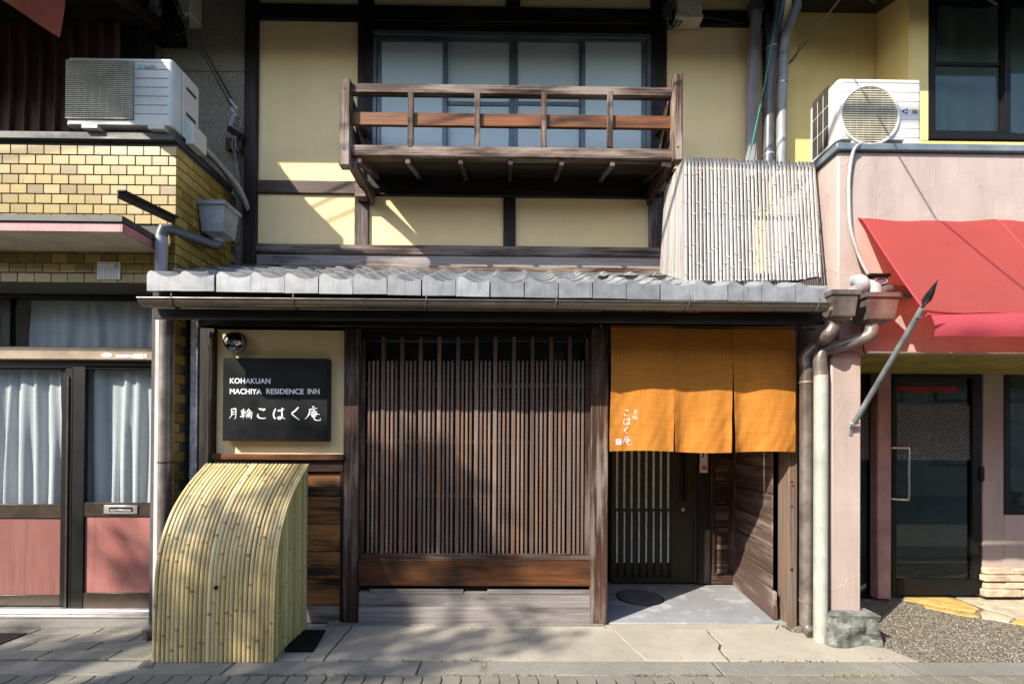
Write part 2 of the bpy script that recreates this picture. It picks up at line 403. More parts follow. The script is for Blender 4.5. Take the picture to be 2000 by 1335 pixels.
MAT['redcloth'] = cloth('dark_red_canvas', (.035, .008, .005, 1), .2, var=.12)
def concrete(name, c, spk, sc=90, amt=.5, rough=.85, crack=False, moss=0):
    t = NT(name); f = t.noise(2.2, 7, .65); s = t.noise(sc, 3, .7)
    d = tuple(x*.7 for x in c[:3])+(1,)
    col = t.ramp(f, [(.3, d), (.7, c)]); col = t.mix(t.ramp(s, [(.52, 0.), (.66, amt)]), col, spk)
    col = t.mix(t.math('MULTIPLY', t.ramp(t.noise(.9, 8, .7), [(.45, 0.), (.68, 1.)]), .4), col, tuple(x*.5 for x in c[:3])+(1,))
    col = t.mix(t.math('MULTIPLY', t.ramp(t.noise(14, 5, .75), [(.56, 0.), (.7, 1.)]), .35), col, tuple(x*.55 for x in c[:3])+(1,))
    if crack:
        vo = t.n('ShaderNodeTexVoronoi', feature='DISTANCE_TO_EDGE'); vo.inputs['Scale'].default_value = .55
        mp = t.noise(3, 4, .6); ad = t.n('ShaderNodeVectorMath', operation='ADD'); t.l(t.obj_co, ad.inputs[0])
        cb = t.n('ShaderNodeCombineXYZ'); t.l(t.math('MULTIPLY', mp, .25), cb.inputs[0]); t.l(cb.outputs[0], ad.inputs[1]); t.l(ad.outputs[0], vo.inputs['Vector'])
        col = t.mix(t.ramp(vo.outputs['Distance'], [(0., .7), (.006, 0.)]), col, (.07, .065, .05, 1))
    if moss: col = t.mix(t.ramp(t.noise(5, 6, .7), [(.55, 0.), (.75, moss)]), col, (.11, .12, .05, 1))
    t.set(col, rough, 0, .3); t.bump(t.math('ADD', s, t.math('MULTIPLY', f, .6)), .5, .004); return t.m
MAT['slab'] = concrete('pale_concrete', (.40, .37, .305, 1), (.24, .22, .18, 1), 140, .5)
MAT['kerb'] = concrete('speckled_kerb_concrete', (.25, .24, .212, 1), (.08, .08, .075, 1), 120, .75)
MAT['paver'] = concrete('grey_paver', (.215, .205, .17, 1), (.10, .10, .082, 1), 150, .55, moss=.5)
MAT['paving'] = concrete('buff_paving_slab', (.265, .25, .205, 1), (.15, .145, .12, 1), 120, .55, moss=.35)
MAT['joint'] = concrete('dirty_joint', (.10, .095, .08, 1), (.05, .05, .04, 1), 80, .6)
MAT['entry'] = concrete('smooth_grey_entry_floor', (.30, .31, .33, 1), (.42, .43, .45, 1), 5, .7, .55)
MAT['asphalt'] = concrete('asphalt', (.06, .06, .06, 1), (.11, .11, .11, 1), 120, .5)
def gravel():
    t = NT('washed_aggregate'); vo = t.n('ShaderNodeTexVoronoi'); vo.inputs['Scale'].default_value = 95; t.l(t.obj_co, vo.inputs['Vector'])
    sp = t.n('ShaderNodeSeparateXYZ'); t.l(vo.outputs['Color'], sp.inputs[0])
    col = t.ramp(sp.outputs[0], [(0., (.05, .045, .045, 1)), (.35, (.17, .155, .12, 1)), (.6, (.28, .22, .12, 1)), (.85, (.40, .37, .30, 1)), (1., (.55, .52, .46, 1))])
    col = t.mix(t.ramp(vo.outputs['Distance'], [(.3, 0.), (.65, .8)]), col, (.05, .048, .042, 1))
    t.set(col, .75, 0, .4); t.bump(t.math('SUBTRACT', 1., vo.outputs['Distance']), .9, .006); return t.m
MAT['gravel'] = gravel()
MAT['flag'] = plain('yellow_flagstone', (.50, .34, .10), .7, var=.3, scale=7, bump=.3)
MAT['flag2'] = plain('buff_flagstone', (.46, .40, .29), .7, var=.25, scale=7, bump=.3)
def rockmat():
    t = NT('green_grey_rock'); f = t.noise(10, 8, .7); g = t.noise(26, 5, .7)
    col = t.ramp(f, [(.3, (.05, .052, .048, 1)), (.5, (.13, .14, .125, 1)), (.72, (.34, .36, .32, 1))])
    col = t.mix(t.ramp(g, [(.5, 0.), (.7, .5)]), col, (.16, .12, .11, 1)); t.set(col, .85, 0, .3); t.bump(g, .8, .012); return t.m
MAT['rock'] = rockmat()
MAT['leaf'] = plain('tree_leaf', (.055, .095, .03), .5, var=.3)
MAT['moss'] = plain('moss_green', (.12, .15, .03), .9, var=.5, scale=40)
MAT['drygrass'] = plain('dry_litter', (.34, .22, .07), .9, var=.4, scale=40)
MAT['bark'] = plain('grey_bark', (.16, .12, .09), .9, var=.35, bump=.6)

# ================================================================== SETTING
Yg, Yu, Yh, Ypil = 0.0, 0.62, -0.11, -0.29
road = obj('road', MB().box(-400, 400, -400, 400, -.3, -.05, 0), MAT['paver'], kind='structure')
bed = obj('pavement', MB().box(-9, 9, -1.6, 3, -.049, -.012, 0), MAT['joint'], kind='structure')
def poly_slab(name, pts, top, th, mat, parent, ch=.004):
    """flat polygon slab with a chamfered upper edge"""
    n = len(pts); c = Vector((sum(p[0] for p in pts)/n, sum(p[1] for p in pts)/n))
    r0 = [Vector((p[0], p[1], top-th)) for p in pts]; r1 = [Vector((p[0], p[1], top-ch)) for p in pts]; r2 = []
    for p in pts:
        d = (Vector((p[0], p[1]))-c); d = d.normalized()*min(ch*1.2, d.length*.3)
        r2.append(Vector((p[0]-d.x, p[1]-d.y, top)))
    return obj(name, MB().loft([r0, r1, r2]), mat, parent, smooth=0)
def wob(a, b, n, amp):
    a, b = Vector(a), Vector(b); t = (b-a); nrm = Vector((-t.y, t.x)).normalized()
    return [tuple(a + t*(i/n) + nrm*(random.uniform(-amp, amp) if 0 < i < n else 0)) for i in range(n+1)]
# concrete forecourt slabs with cracks between them
YF = -.595
def between(pa, pb):
    pts = pa + pb[::-1]
    return [(p[0], p[1]) for p in pts]
c0 = wob((-1.19, .0), (-1.19, YF), 5, .004)
c1 = wob((.80, .0), (.92, YF), 7, .012)
c2 = wob((1.58, .0), (1.47, YF), 7, .022)
c3 = [(2.16, .0), (2.17, -.14), (2.62, -.20), (2.72, YF)]
sh = lambda l, d: [(p[0]+d, p[1]) for p in l]
poly_slab('concrete_slab', between(sh(c0, .004), sh(c1, -.0015)), 0, .05, MAT['slab'], bed)
poly_slab('concrete_slab', between(sh(c1, .0015), sh(c2, -.008)), 0, .05, MAT['slab'], bed)
poly_slab('concrete_slab', between(sh(c2, .008), c3), -.002, .05, MAT['slab'], bed)
poly_slab('concrete_slab', [(-1.31, 0), (-1.197, 0), (-1.197, YF), (-1.31, YF)], .001, .05, MAT['slab'], bed)
poly_slab('concrete_slab', [(-2.2, 0), (-1.316, 0), (-1.316, YF), (-2.2, YF)], -.001, .05, MAT['slab'], bed)
obj('sill_strip', MB().box(-1.4, .77, -.045, .05, -.03, .012, .008), MAT['kerb'], bed)
# buff paving slabs before the tiled house
GXR = G(45, 1240).x
rows = [-.02, -.10, -.19, -.32, -.454, -.587]
for i in range(5):
    x = -2.21 - (.0, .42, .52, .20, .44)[i]*.9
    edges = [-2.21]
    while edges[-1] > -5.2:
        edges.append(x if len(edges) == 1 else edges[-1]-.46)
    for a, b in zip(edges[1:], edges[:-1]):
        if i in (2, 3):
            if b < GXR+.03: continue
            a = max(a, GXR)
        obj('paving_slab', MB().box(a+.004, b-.004, rows[i+1]+.003, rows[i]-.003, -.03, random.uniform(-.0015, .0015), .004), MAT['paving'], bed)
# kerb strip
xs = [-6.0, -3.3, -1.75, -.55, 1.35, 2.55, 6.5]
for a, b in zip(xs[:-1], xs[1:]):
    pts = wob((a+.006, YF-.012), (b-.006, YF-.012), 12, .004) + wob((a+.006, -.775), (b-.006, -.775), 12, .002)[::-1]
    poly_slab('kerb_stone', pts, -.004, .05, MAT['kerb'], bed, .006)
# wave-edged interlocking pavers
def paver_mesh():
    W, L = .1135, .225; n = 8; l = []; r = []
    for k in range(n+1):
        v = k/n; o = .013*math.sin(2*math.pi*v) - .05*v*0
        l.append((-W/2+o+.002, -L*v)); r.append((W/2+o-.002, -L*v))
    pts = l + r[::-1]; m = MB()
    m.loft([[Vector((p[0], p[1], -.04)) for p in pts], [Vector((p[0], p[1], -.004)) for p in pts], [Vector((p[0]*.95, -L/2+(p[1]+L/2)*.975, 0)) for p in pts]])
    return m.mesh('paver', 0)
pm = paver_mesh(); pm.materials.append(MAT['paver'])
for r in range(2):
    for k in range(60):
        x = -3.6 + k*.1165 + (.058 if r else 0)
        obj('paver', pm, None, bed, (x, -.785-r*.229, -.006+random.uniform(-.003, .002)), rot=Matrix.Rotation(random.uniform(-.012, .012), 4, 'Z'))
# shop forecourt
obj('aggregate_paving', MB().box(2.12, 6.5, YF+.003, .75, -.03, -.006, .0), MAT['gravel'], bed)
def gp(*pp): return [(G(x, y).x, G(x, y).y) for x, y in pp]
for pts, m in ((gp((1768,1159),(1842,1159),(1912,1188),(1904,1195),(1850,1186),(1762,1170)), 'flag'),
               (gp((1800,1178),(1848,1189),(1904,1199),(1912,1205),(1880,1201),(1806,1185)), 'flag'),
               (gp((1848,1159),(2000,1166),(2060,1195),(2000,1210),(1985,1205),(1925,1188)), 'flag2'),
               (gp((1915,1194),(1925,1192),(1980,1207),(1970,1214),(1918,1206)), 'flag2'),
               (gp((1985,1209),(2060,1215),(2060,1228),(1975,1216)), 'flag')):
    poly_slab('flagstone', pts, .004, .02, MAT[m], bed, .002)
# moss and litter along the joints (uncountable)
mm = MB(); dm = MB()
def tuft(m, x, y, z, s):
    for _ in range(3):
        a = random.uniform(0, 6.28); h = random.uniform(.3, 1)*s; dx, dy = math.cos(a)*s*.5, math.sin(a)*s*.5
        m.add([(x-dy*.4, y+dx*.4, z), (x+dy*.4, y-dx*.4, z), (x+dx+dy*.2, y+dy-dx*.2, z+h*.8), (x+dx*.7, y+dy*.7, z+h)], [(0, 1, 2, 3)])
for (a, b, yy, sp, n) in ((-1.6, -.85, -.782, .010, 150), (-.25, -.1, -.60, .018, 30), (-.17, -.12, -.69, .05, 60), (-.4, .3, -.782, .006, 70), (.75, 1.35, -.782, .008, 120), (1.95, 2.4, -.79, .02, 110), (1.4, 1.53, -.5, .09, 26), (1.0, 1.75, -.01, .01, 70), (1.9, 2.15, .0, .04, 50), (-1.1, -.2, -.60, .006, 60), (-1.95, -1.45, -.01, .01, 30), (1.6, 2.2, -.60, .008, 70)):
    for _ in range(n):
        m = dm if random.random() < .3 else mm
        tuft(m, random.uniform(a, b), yy+random.gauss(0, sp), -.006, random.uniform(.005, .014))
for k in range(30):
    for _ in range(6): tuft(mm, -3.6+.058+random.randrange(60)*.1165+random.uniform(-.008, .008), random.uniform(-1.0, -.79), -.008, random.uniform(.003, .007))
obj('moss', mm, MAT['moss'], kind='stuff', label='green moss and weeds growing in the pavement joints', cat='moss', smooth=0)
obj('leaf_litter', dm, MAT['drygrass'], kind='stuff', label='dry brown litter caught along the kerb joints', cat='litter', smooth=0)

pb = MB(); rp = random.Random(11)
for _ in range(6500):
    x, y = rp.uniform(2.5, 5.2), rp.uniform(-.59, .62); r_ = rp.uniform(.003, .0075)
    if y > -.16 + (x-2.5)*.0 and x < 2.62 and y < -.05: continue
    a_, b_ = r_*rp.uniform(.8, 1.5), r_*rp.uniform(.7, 1.2)
    pb.add([(x-a_, y, -.005), (x+a_*.2, y-b_, -.005), (x+a_, y+b_*.3, -.005), (x-a_*.1, y+b_, -.005), (x, y, -.005+r_*.9)], [(0, 1, 4), (1, 2, 4), (2, 3, 4), (3, 0, 4)])
obj('pebbles', pb, MAT['gravel'], kind='stuff', label='small loose pebbles of the shop forecourt', cat='pebbles', smooth=0)
fl_ = MB()
for _ in range(90):
    x, y = rp.uniform(-3.2, 3.2), rp.choice((rp.uniform(-1.0, -.55), rp.uniform(-.12, -.02), rp.uniform(-.62, -.56))); a_ = rp.uniform(0, 6.28); l_ = rp.uniform(.006, .016)
    d_ = Vector((math.cos(a_), math.sin(a_), 0)); s_ = Vector((-d_.y, d_.x, 0))*.4; c_ = Vector((x, y, .004))
    fl_.add([c_-d_*l_, c_+s_*l_+Vector((0, 0, .003)), c_+d_*l_, c_-s_*l_], [(0, 1, 2, 3)])
obj('fallen_leaves', fl_, MAT['drygrass'], kind='stuff', label='tiny dry leaves scattered over the pavement', cat='leaves', smooth=0)

# ================================================================== MACHIYA HOUSE
H = thing('townhouse', 'old dark timbered townhouse with ochre plaster, tiled lower roof and wooden balcony', 'house', (0, .5, 0))
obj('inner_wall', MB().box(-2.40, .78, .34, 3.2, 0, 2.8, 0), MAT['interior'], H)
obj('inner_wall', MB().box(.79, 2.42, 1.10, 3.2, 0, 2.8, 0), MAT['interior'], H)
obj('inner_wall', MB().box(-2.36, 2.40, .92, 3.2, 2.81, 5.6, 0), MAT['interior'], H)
obj('porch_ceiling', MB().box(.80, 2.34, .12, 1.09, 2.22, 2.8, 0), MAT['darkx'], H)
obj('porch_side_wall', MB().box(.74, .80, .14, 1.09, 0, 2.8, .004), MAT['darkz'], H)
obj('porch_side_wall', MB().box(2.36, 2.42, .16, 1.09, 0, 2.8, .004), MAT['darkz'], H)

# ---- upper storey
for px in ((502, -60, 700, 12), (729, -60, 990, 15), (1015, -60, 1274, 17), (1303, -60, 1496, 20), (500, 42, 699, 353), (1302, 42, 1496, 330),
           (493, 376, 693, 479), (718, 381, 984, 483), (1006, 385, 1269, 486)):
    bx('plaster_panel', px, Yu+.03, .06, MAT['plaster'], H, .002)
T = 'darkx'
def tim(px, m, d=.1, dy=0.0, name='beam', b=.005): return bx(name, px, Yu+dy, d, MAT[m], H, b)
tim((476, -70, 501, 521), 'darkz', .14, -.012, 'post')
tim((698, -70, 728, 378), 'darkz', .12, -.004, 'post'); tim((1272, -70, 1303, 372), 'darkz', .12, -.004, 'post')
tim((1494, -70, 1518, 330), 'darkz', .14, -.012, 'post')
tim((989, -70, 1016, 16), 'darkz', .1, .0, 'post')
tim((500, 13, 1495, 43), T, .1, .003); tim((728, 43, 1272, 64), T, .1, .012)
tim((500, 352, 698, 377), 'brownx', .1, .004)
tim((719, 338, 1292, 383), T, .12, -.003)
tim((692, 377, 719, 482), 'brownz', .1, .002, 'post'); tim((983, 383, 1007, 486), 'darkz', .1, .003, 'post'); tim((1268, 384, 1292, 490), 'brownz', .1, .002, 'post')
tim((490, 479, 1290, 498), 'brownx', .11, -.004)
tim((490, 498, 1290, 521), 'greyx', .05, .012, 'wall_board'); 
bx('sill_board', (464, 519, 1289, 533), Yu-.05, .13, MAT['railx'], H, .004)
# ---- upper window: four sashes of wired glass
W = bx('window_frame', (727, 62, 1272, 71), Yu+.0, .1, MAT['bluegrey'], H)
for px in ((727, 71, 735, 337), (1263, 71, 1272, 337)): bx('frame_side', px, Yu+.001, .1, MAT['bluegrey'], W)
for i, (a, b, dp) in enumerate(((736, 873, .012), (866, 1003, .05), (1003, 1140, .05), (1135, 1262, .012))):
    s = bx('sash', (a, 72, b, 81), Yu+dp, .03, MAT['bluegrey'], H)
    bx('stile', (a, 81, a+8, 337), Yu+dp+.001, .028, MAT['bluegrey'], s); bx('stile', (b-9, 81, b, 337), Yu+dp+.001, .028, MAT['bluegrey'], s)
    if dp > .03: bx('sash_rail', (a+8, 198, b-9, 206), Yu+dp+.002, .026, MAT['bluegrey'], s)
    bx('pane', (a+6, 79, b-7, 338), Yu+dp+.012, .006, MAT['wired'], s, 0)
bl = MB(); a_ = PB(735, 150, 1264, 352, Yu+.13)  # added curtain, cut short so the panes grade from dark to bright
bl.sheet([[(a_[0]+(a_[1]-a_[0])*u/60, Yu+.13+.014*math.sin(u*1.1), a_[2]+(a_[3]-a_[2])*v/6) for u in range(61)] for v in range(7)], .004)
obj('added_curtain', bl, MAT['curtain'], label='pale curtain added behind the upper window glass to brighten its lower part', cat='curtain')

# ---- balcony
Yb = .08
B = bx('balcony', (680, 286, 1318, 307), Yb, .07, MAT['railx'], H, .006)
def bal(name, px, Y, d, m, b=.004): return bx(name, px, Y, d, MAT[m], B, b)
bal('balcony_post', (662, 152, 683, 322), Yb-.03, .075, 'railz', .006); bal('balcony_post', (1315, 143, 1334, 312), Yb-.03, .075, 'railz', .006)
bal('top_rail', (682, 166, 1316, 183), Yb+.005, .06, 'railx'); bal('middle_rail', (682, 222, 1316, 247), Yb+.028, .03, 'orangex')
for x in (796, 926.5, 1057, 1186.5): bal('baluster', (x, 180-(x-680)*.006, x+11, 288), Yb+.0, .035, 'railz')
a = PB(684, 303, 1314, 310, Yb+.02)
zk = P(1000, 349, Yu).z
obj('floor_board', MB().prism([(a[0], Yb+.07, a[3]-.03), (a[0], Yb+.07, a[3]-.005), (a[0], Yu+.02, zk+.045), (a[0], Yu+.02, zk+.02)], (a[1]-a[0], 0, 0)), MAT['darkx'], B)
zf = a[3]-.03
for x in (702, 797, 900, 997, 1097, 1196, 1296):
    X = P(x, 308, Yb+.03).x; obj('joist', MB().prism([(X-.018, Yb+.02, zf-.045), (X-.018, Yb+.02, zf-.001), (X-.018, Yu, zk+.018), (X-.018, Yu, zk-.026)], (.036, 0, 0)), MAT['browny'], B)
bal('edge_beam', (684, 305, 1314, 311), Yb+.02, .05, 'brownx')
for xa, xb in ((664, 681), (1317, 1333)):
    for (ya, yb_) in ((166, 183), (222, 247), (288, 306)):
        q = PB(xa+3, ya, xb-3, yb_, Yb+.02); obj('side_rail', MB().box(q[0], q[1], Yb+.04, Yu-.006, q[2], q[3], .004), MAT['browny'], B)
for sx, xa in ((1, 684), (-1, 1313)):     # raking brackets down to the wall
    X = P(xa, 310, Yb).x; zt = P(xa, 312, Yb).z; t_ = .045*sx
    obj('bracket', MB().prism([(X, Yb+.02, zt), (X, Yb+.10, zt), (X, Yu-.005, zt+.03), (X, Yu-.005, zt-.09), (X, Yb+.35, zt-.06), (X, Yb+.02, zt-.05)], (t_, 0, 0)), MAT['browny'], B)
    obj('side_brace', MB().tube([(X-.02*sx, Yb+.03, zt+.62), (X-.02*sx, Yu-.02, zt+.08)], .018, 4), MAT['browny'], B)
bx('corbel', (692, 350, 720, 384), Yu-.08, .09, MAT['railx'], H, .006)
bx('corbel', (1272, 352, 1297, 372), Yu-.08, .09, MAT['brownx'], H, .006)
for (x, y) in ((672, 172), (672, 290), (1324, 164), (1324, 287)):
    p = P(x, y, Yb-.03); obj('bolt', MB().tube([(p.x, p.y-.003, p.z), (p.x, p.y+.004, p.z)], .008, 8), MAT['iron'], B)

# ---- top eave, out of the frame, shading the upper storey
def eave(name, X0, X1, Y0, z0, Y1, sl, parent, m='darky'):
    mb = MB(); zz = z0+sl*(Y1-Y0)
    mb.prism([(X0, Y0, z0), (X0, Y0, z0+.12), (X0, Y1, zz+.12), (X0, Y1, zz)], (X1-X0, 0, 0)); return obj(name, mb, MAT[m], parent)
eave('upper_roof', -4.60, 2.50, -.28, 5.125, 3.2, .62, H)  # unseen; stretched left past the house to shade the stucco wall

# ---- lower roof
R0 = Vector((0, -.443, 1.42+307/F*3.147)); sl = .445
R = obj('lower_roof', MB().prism([(-2.47, -.40, R0.z-.115), (-2.47, -.40, R0.z-.07), (-2.47, .60, R0.z+.365), (-2.47, .60, R0.z+.33)], (4.7, 0, 0)), MAT['darkx'], H)
ca, sa = 1/math.sqrt(1+sl*sl), sl/math.sqrt(1+sl*sl)
PROF = [(0, .018), (.04, .036), (.10, .046), (.18, .043), (.27, .031), (.37, .016), (.48, .006), (.6, 0), (.72, .002), (.84, .008), (.94, .016), (1.03, .026)]
x_l, x_r = P(294, 560, -.443).x, P(1613, 572, -.443).x
NT_ = 20; tw = (x_r-x_l)/NT_
def tile_mesh(front):
    m = MB(); L = .27; th = .017; g = []
    for v in (0, .03, .5, 1):
        row = []
        for u, h in PROF:
            s = L*v; lift = h + (.020*(1-v)) - (.004 if v == 0 else 0)
            row.append((u*tw, s*ca - lift*sa, s*sa + lift*ca))
        g.append(row)
    m.sheet(g, th, (0, sa, -ca))
    if front:
        yf = -.036; top = [Vector((u*tw, yf, (h+.019)*ca)) for u, h in PROF if u < .97]; top.append(Vector((tw*.972, yf, (.022+.019)*ca)))
        ring0 = [Vector((0, yf, -.078))] + top + [Vector((tw*.972, yf, -.078))]
        m.loft([ring0, [v+Vector((0, .024, 0)) for v in ring0]])
    return m.mesh('roof_tile', 45)
tm_f, tm = tile_mesh(True), tile_mesh(False)
for t_ in (tm_f, tm): t_.materials.append(MAT['kawara'])
for r in range(5):
    for k in range(NT_):
        s = r*.232
        dz = -.0085*(k*tw)                       # the old eave sags a little to the right
        obj('roof_tile', tm_f if r == 0 else tm, None, R, (x_l+k*tw+random.uniform(-.004, .004), R0.y+s*ca+random.uniform(-.006, .006), R0.z+.012+s*sa+dz+random.uniform(-.002, .002)), rot=Matrix.Rotation(random.uniform(-.014, .014), 4, 'Y') @ Matrix.Rotation(random.uniform(-.012, .012), 4, 'Z'))
obj('mortar_fillet', MB().box(-2.40, 2.1, Yu-.075, Yu+.02, R0.z+.40, R0.z+.475, .01), MAT['kawara'], R)
obj('added_fascia', MB().box(-2.46, 2.22, -.420, -.395, R0.z-.24, R0.z-.04, .003), MAT['darkx'], R)  # added behind the gutter to stop sun slipping under the tiles
# soffit and rafters
for k in range(12):
    X = -2.3+k*.4; obj('rafter', MB().prism([(X, -.38, R0.z-.13), (X, -.38, R0.z-.082), (X, .02, R0.z+.10), (X, .02, R0.z+.05)], (.045, 0, 0)), MAT['darky'], R)
# gutter: half-round trough with hooks
gl, gr = P(280, 594, -.50), P(1612, 604, -.50)
gm = MB(); rr = .053
def gring(p, r):
    return [Vector((p.x, p.y+r*math.cos(t), p.z+.028-r*.92*math.sin(t))) for t in [math.pi*k/10 for k in range(11)]]
def gtrough(r): return [gring(gl.lerp(gr, k/16), r) for k in range(17)]
o_, i_ = gtrough(rr), gtrough(rr-.004)
gm.loft([a+b[::-1] for a, b in zip(o_, i_)])
GU = obj('gutter', gm, MAT['gutter'], H)
obj('gutter_bead', MB().tube([gl+Vector((0, -rr, .028)), gr+Vector((0, -rr, .028))], .006, 8), MAT['gutter'], GU)
for x in (341, 573, 828, 1079, 1337, 1590):
    p = gl.lerp(gr, (x-275)/(1612-275)); pts = gring(p, rr+.004)
    obj('gutter_hook', MB().tube([Vector((q.x-.012*math.sin(j/10*3), q.y, q.z)) for j, q in enumerate(pts)][2:] + [pts[-1]+Vector((0, .0, .03))], .0045, 6), MAT['gutter'], GU)

# ---- ground-floor frame
def g_(name, px, dy, d, m, b=.005, **k): return bx(name, px, Yg+dy, d, MAT[m], H, b, **k)
g_('lintel', (368, 560, 1562, 640), -.002, .12, 'darkx')
g_('post', (383, 640, 416, 1214), -.008, .12, 'darkz'); g_('edge_board', (369, 592, 383, 1214), -.02, .1, 'peel')
g_('post', (671, 640, 700, 1217), -.012, .13, 'brownz', .006)
g_('post', (1154, 640, 1188, 1218), -.02, .15, 'brownz', .007)
g_('plaster_panel', (415, 644, 672, 888), .03, .06, 'plaster', .002)
g_('trim_strip', (407, 660, 413, 886), -.018, .02, 'railz')
g_('sill_board', (414, 886, 671, 898), -.03, .1, 'orangex'); g_('beam', (414, 898, 671, 921), .004, .08, 'brownx')
for ya, yb_, m in ((923, 969, 'burnt'), (970, 1022, 'burnt'), (1023, 1076, 'burnt'), (1077, 1131, 'burnt'), (1132, 1181, 'burnt'), (1182, 1216, 'greyx')):
    g_('plank', (416, ya, 665, yb_), .030+random.uniform(-.004, .004), .04, m, .006)
g_('trim_strip', (664, 921, 671, 1216), .008, .06, 'darkz')
# lattice window
L = g_('lattice_frame', (701, 640, 1154, 660), .02, .07, 'darkx')
for px in ((700, 660, 712, 1092), (1143, 660, 1154, 1092)): bx('frame_side', px, .021, .07, MAT['brownz'], L)
for k in range(13):
    if 0 < k < 12 or k == 12:
        x = 709 + k*36.5 - 2
        if k < 12: bx('lattice_bar', (x, 657, x+7.5, 1081), .012, .035, MAT['slat'], L, .003)
    if k < 12:
        for j in range(3):
            xx = 709 + k*36.5 + 8.6 + j*8.2
            bx('lattice_slat', (xx, 704, xx+4.6, 1081), .02, .022, MAT['slat'], L, .002)
for y in (752, 862, 968): bx('cross_rail', (710, y-4, 1145, y+4), .043, .018, MAT['brownx'], L)
bx('bottom_rail', (702, 1081, 1152, 1094), .005, .06, MAT['brownx'], L, .005)
wg = g_('lattice_window', (708, 660, 926, 668), .125, .03, 'bluegrey'); bx('frame_side', (930, 660, 935, 1085), .12, .03, MAT['bluegrey'], wg)
bx('pane', (710, 666, 930, 1085), .14, .006, MAT['wired_dark'], wg, 0); bx('pane', (935, 660, 1148, 1085), .13, .006, MAT['wired_dark'], wg, 0)
bx('frame_top', (935, 660, 1148, 667), .122, .03, MAT['bluegrey'], wg)
g_('apron_board', (699, 1092, 1155, 1144), -.016, .05, 'orangex', .006)
g_('plank', (700, 1155, 1154, 1188), .012, .05, 'greyx'); g_('plank', (699, 1186, 1154, 1217), -.012, .06, 'greyx')
g_('plank', (701, 1142, 1154, 1156), .05, .04, 'darkx')  # dark strip standing in for the shaded gap between the boards
g_('plank', (722, 1150, 905, 1159), .006, .02, 'greyx', .002); g_('plank', (952, 1151, 1152, 1160), .006, .02, 'greyx', .002)

# ---- entrance porch
fl = obj('porch_floor', MB().box(.80, 2.30, .0, 1.1, -.03, .012, .004), MAT['entry'], kind='structure')
pts = [(.825, -.02), (2.14, -.02), (2.07, -.10), (.80, -.10)]
obj('porch_step', MB().loft([[Vector((x, y, -.02)) for x, y in pts], [Vector((x, y, .012)) for x, y in pts]]), MAT['slab'], fl)
Yr = .97
D = bx('sliding_door', (1192, 620, 1356, 1136), Yr+.03, .02, MAT['olive'], H, .003)
for k in range(8):
    x = 1206 + k*14.25
    for ya, yb_ in ((640, 993), (998, 1098)): bx('pane', (x-2.3, ya, x+2.3, yb_), Yr+.022, .004, MAT['slit'], D, 0)
for k in range(9):
    x = 1206 + k*14.25 - 7.1; bx('door_bar', (x-4.3, 640, x+4.3, 1126), Yr+.008, .022, MAT['olive'], D, .003)
bx('mid_rail', (1194, 993, 1312, 997), Yr+.012, .012, MAT['olive'], D); bx('bottom_rail', (1192, 1126, 1356, 1138), Yr+.0, .04, MAT['olive'], D)
bx('door_stile', (1312, 620, 1356, 1128), Yr+.004, .03, MAT['olive'], D)
q = P(1333, 994, Yr); kn = MB(); kn.tube([(q.x, Yr-.012, q.z), (q.x, Yr+.01, q.z)], .018, 16); obj('lock_cylinder', kn, MAT['steel'], D)
hd = bx('door_handle', (1337, 800, 1342, 978), Yr-.03, .03, MAT['black'], D); bx('grip_recess', (1328, 800, 1336, 975), Yr-.004, .012, MAT['black'], hd)
bx('door_jamb', (1355, 620, 1364, 1139), Yr-.01, .06, MAT['olive'], H); bx('post', (1364, 620, 1388, 1139), Yr-.03, .1, MAT['darkz'], H)
bx('post', (1432, 620, 1447, 1139), Yr-.02, .09, MAT['brownz'], H)
NP = bx('narrow_panel', (1388, 870, 1432, 896), Yr+.0, .05, MAT['brownx'], H); bx('bottom_rail', (1388, 1120, 1434, 1139), Yr-.01, .06, MAT['brownx'], NP)
for px in ((1388, 896, 1397, 1122), (1425, 896, 1433, 1122)): bx('stile', px, Yr+.002, .045, MAT['brownz'], NP)
for ya, yb_ in ((896, 938), (940, 983), (985, 1028), (1030, 1073), (1075, 1121)): bx('panel_board', (1396, ya, 1426, yb_), Yr+.03, .015, MAT['brownx'], NP, .003)
# boarded side screen of the porch, slightly splayed
A2, B2 = Vector((2.168, .045)), Vector((2.30, .96)); dd = (B2-A2); Ls = dd.length; ang = math.atan2(dd.y, dd.x)
rotS = Matrix.Rotation(ang, 4, 'Z')
def scr(name, u0, u1, z0, z1, off, th, m, parent=None):
    return obj(name, MB().box(u0*Ls, u1*Ls, -off-th, -off, z0, z1, .004), MAT[m], parent or H, (A2.x, A2.y, 0), rot=rotS)
SC = scr('side_screen', .0, 1.0, .02, .13, -.035, .04, 'gatewood')
zz = [.245, .37, .585, .80, 1.02, 1.235, 1.45, 1.70, 2.0]
for a, b in zip(zz[:-1], zz[1:]): scr('screen_board', .03, .93, a+.003, b-.003, -.03, .012, 'gatewood', SC)
scr('bottom_rail', .0, .97, .13, .243, -.03, .03, 'gatewood', SC); scr('stile', .92, 1.0, .13, 2.2, -.032, .036, 'gatewood', SC)
bx('gate_post', (1541, 640, 1558, 1226), -.03, .15, MAT['knotty'], H, .006)
for (x, y) in ((1548, 947), (1532, 988), (1531, 1110), (1546, 1112), (1534, 940)):
    p = P(max(x, 1546), y, -.03)
    obj('knot', MB().tube([(p.x, -.034, p.z), (p.x, -.028, p.z)], [.009, .011], 10), MAT['brownx'], H)

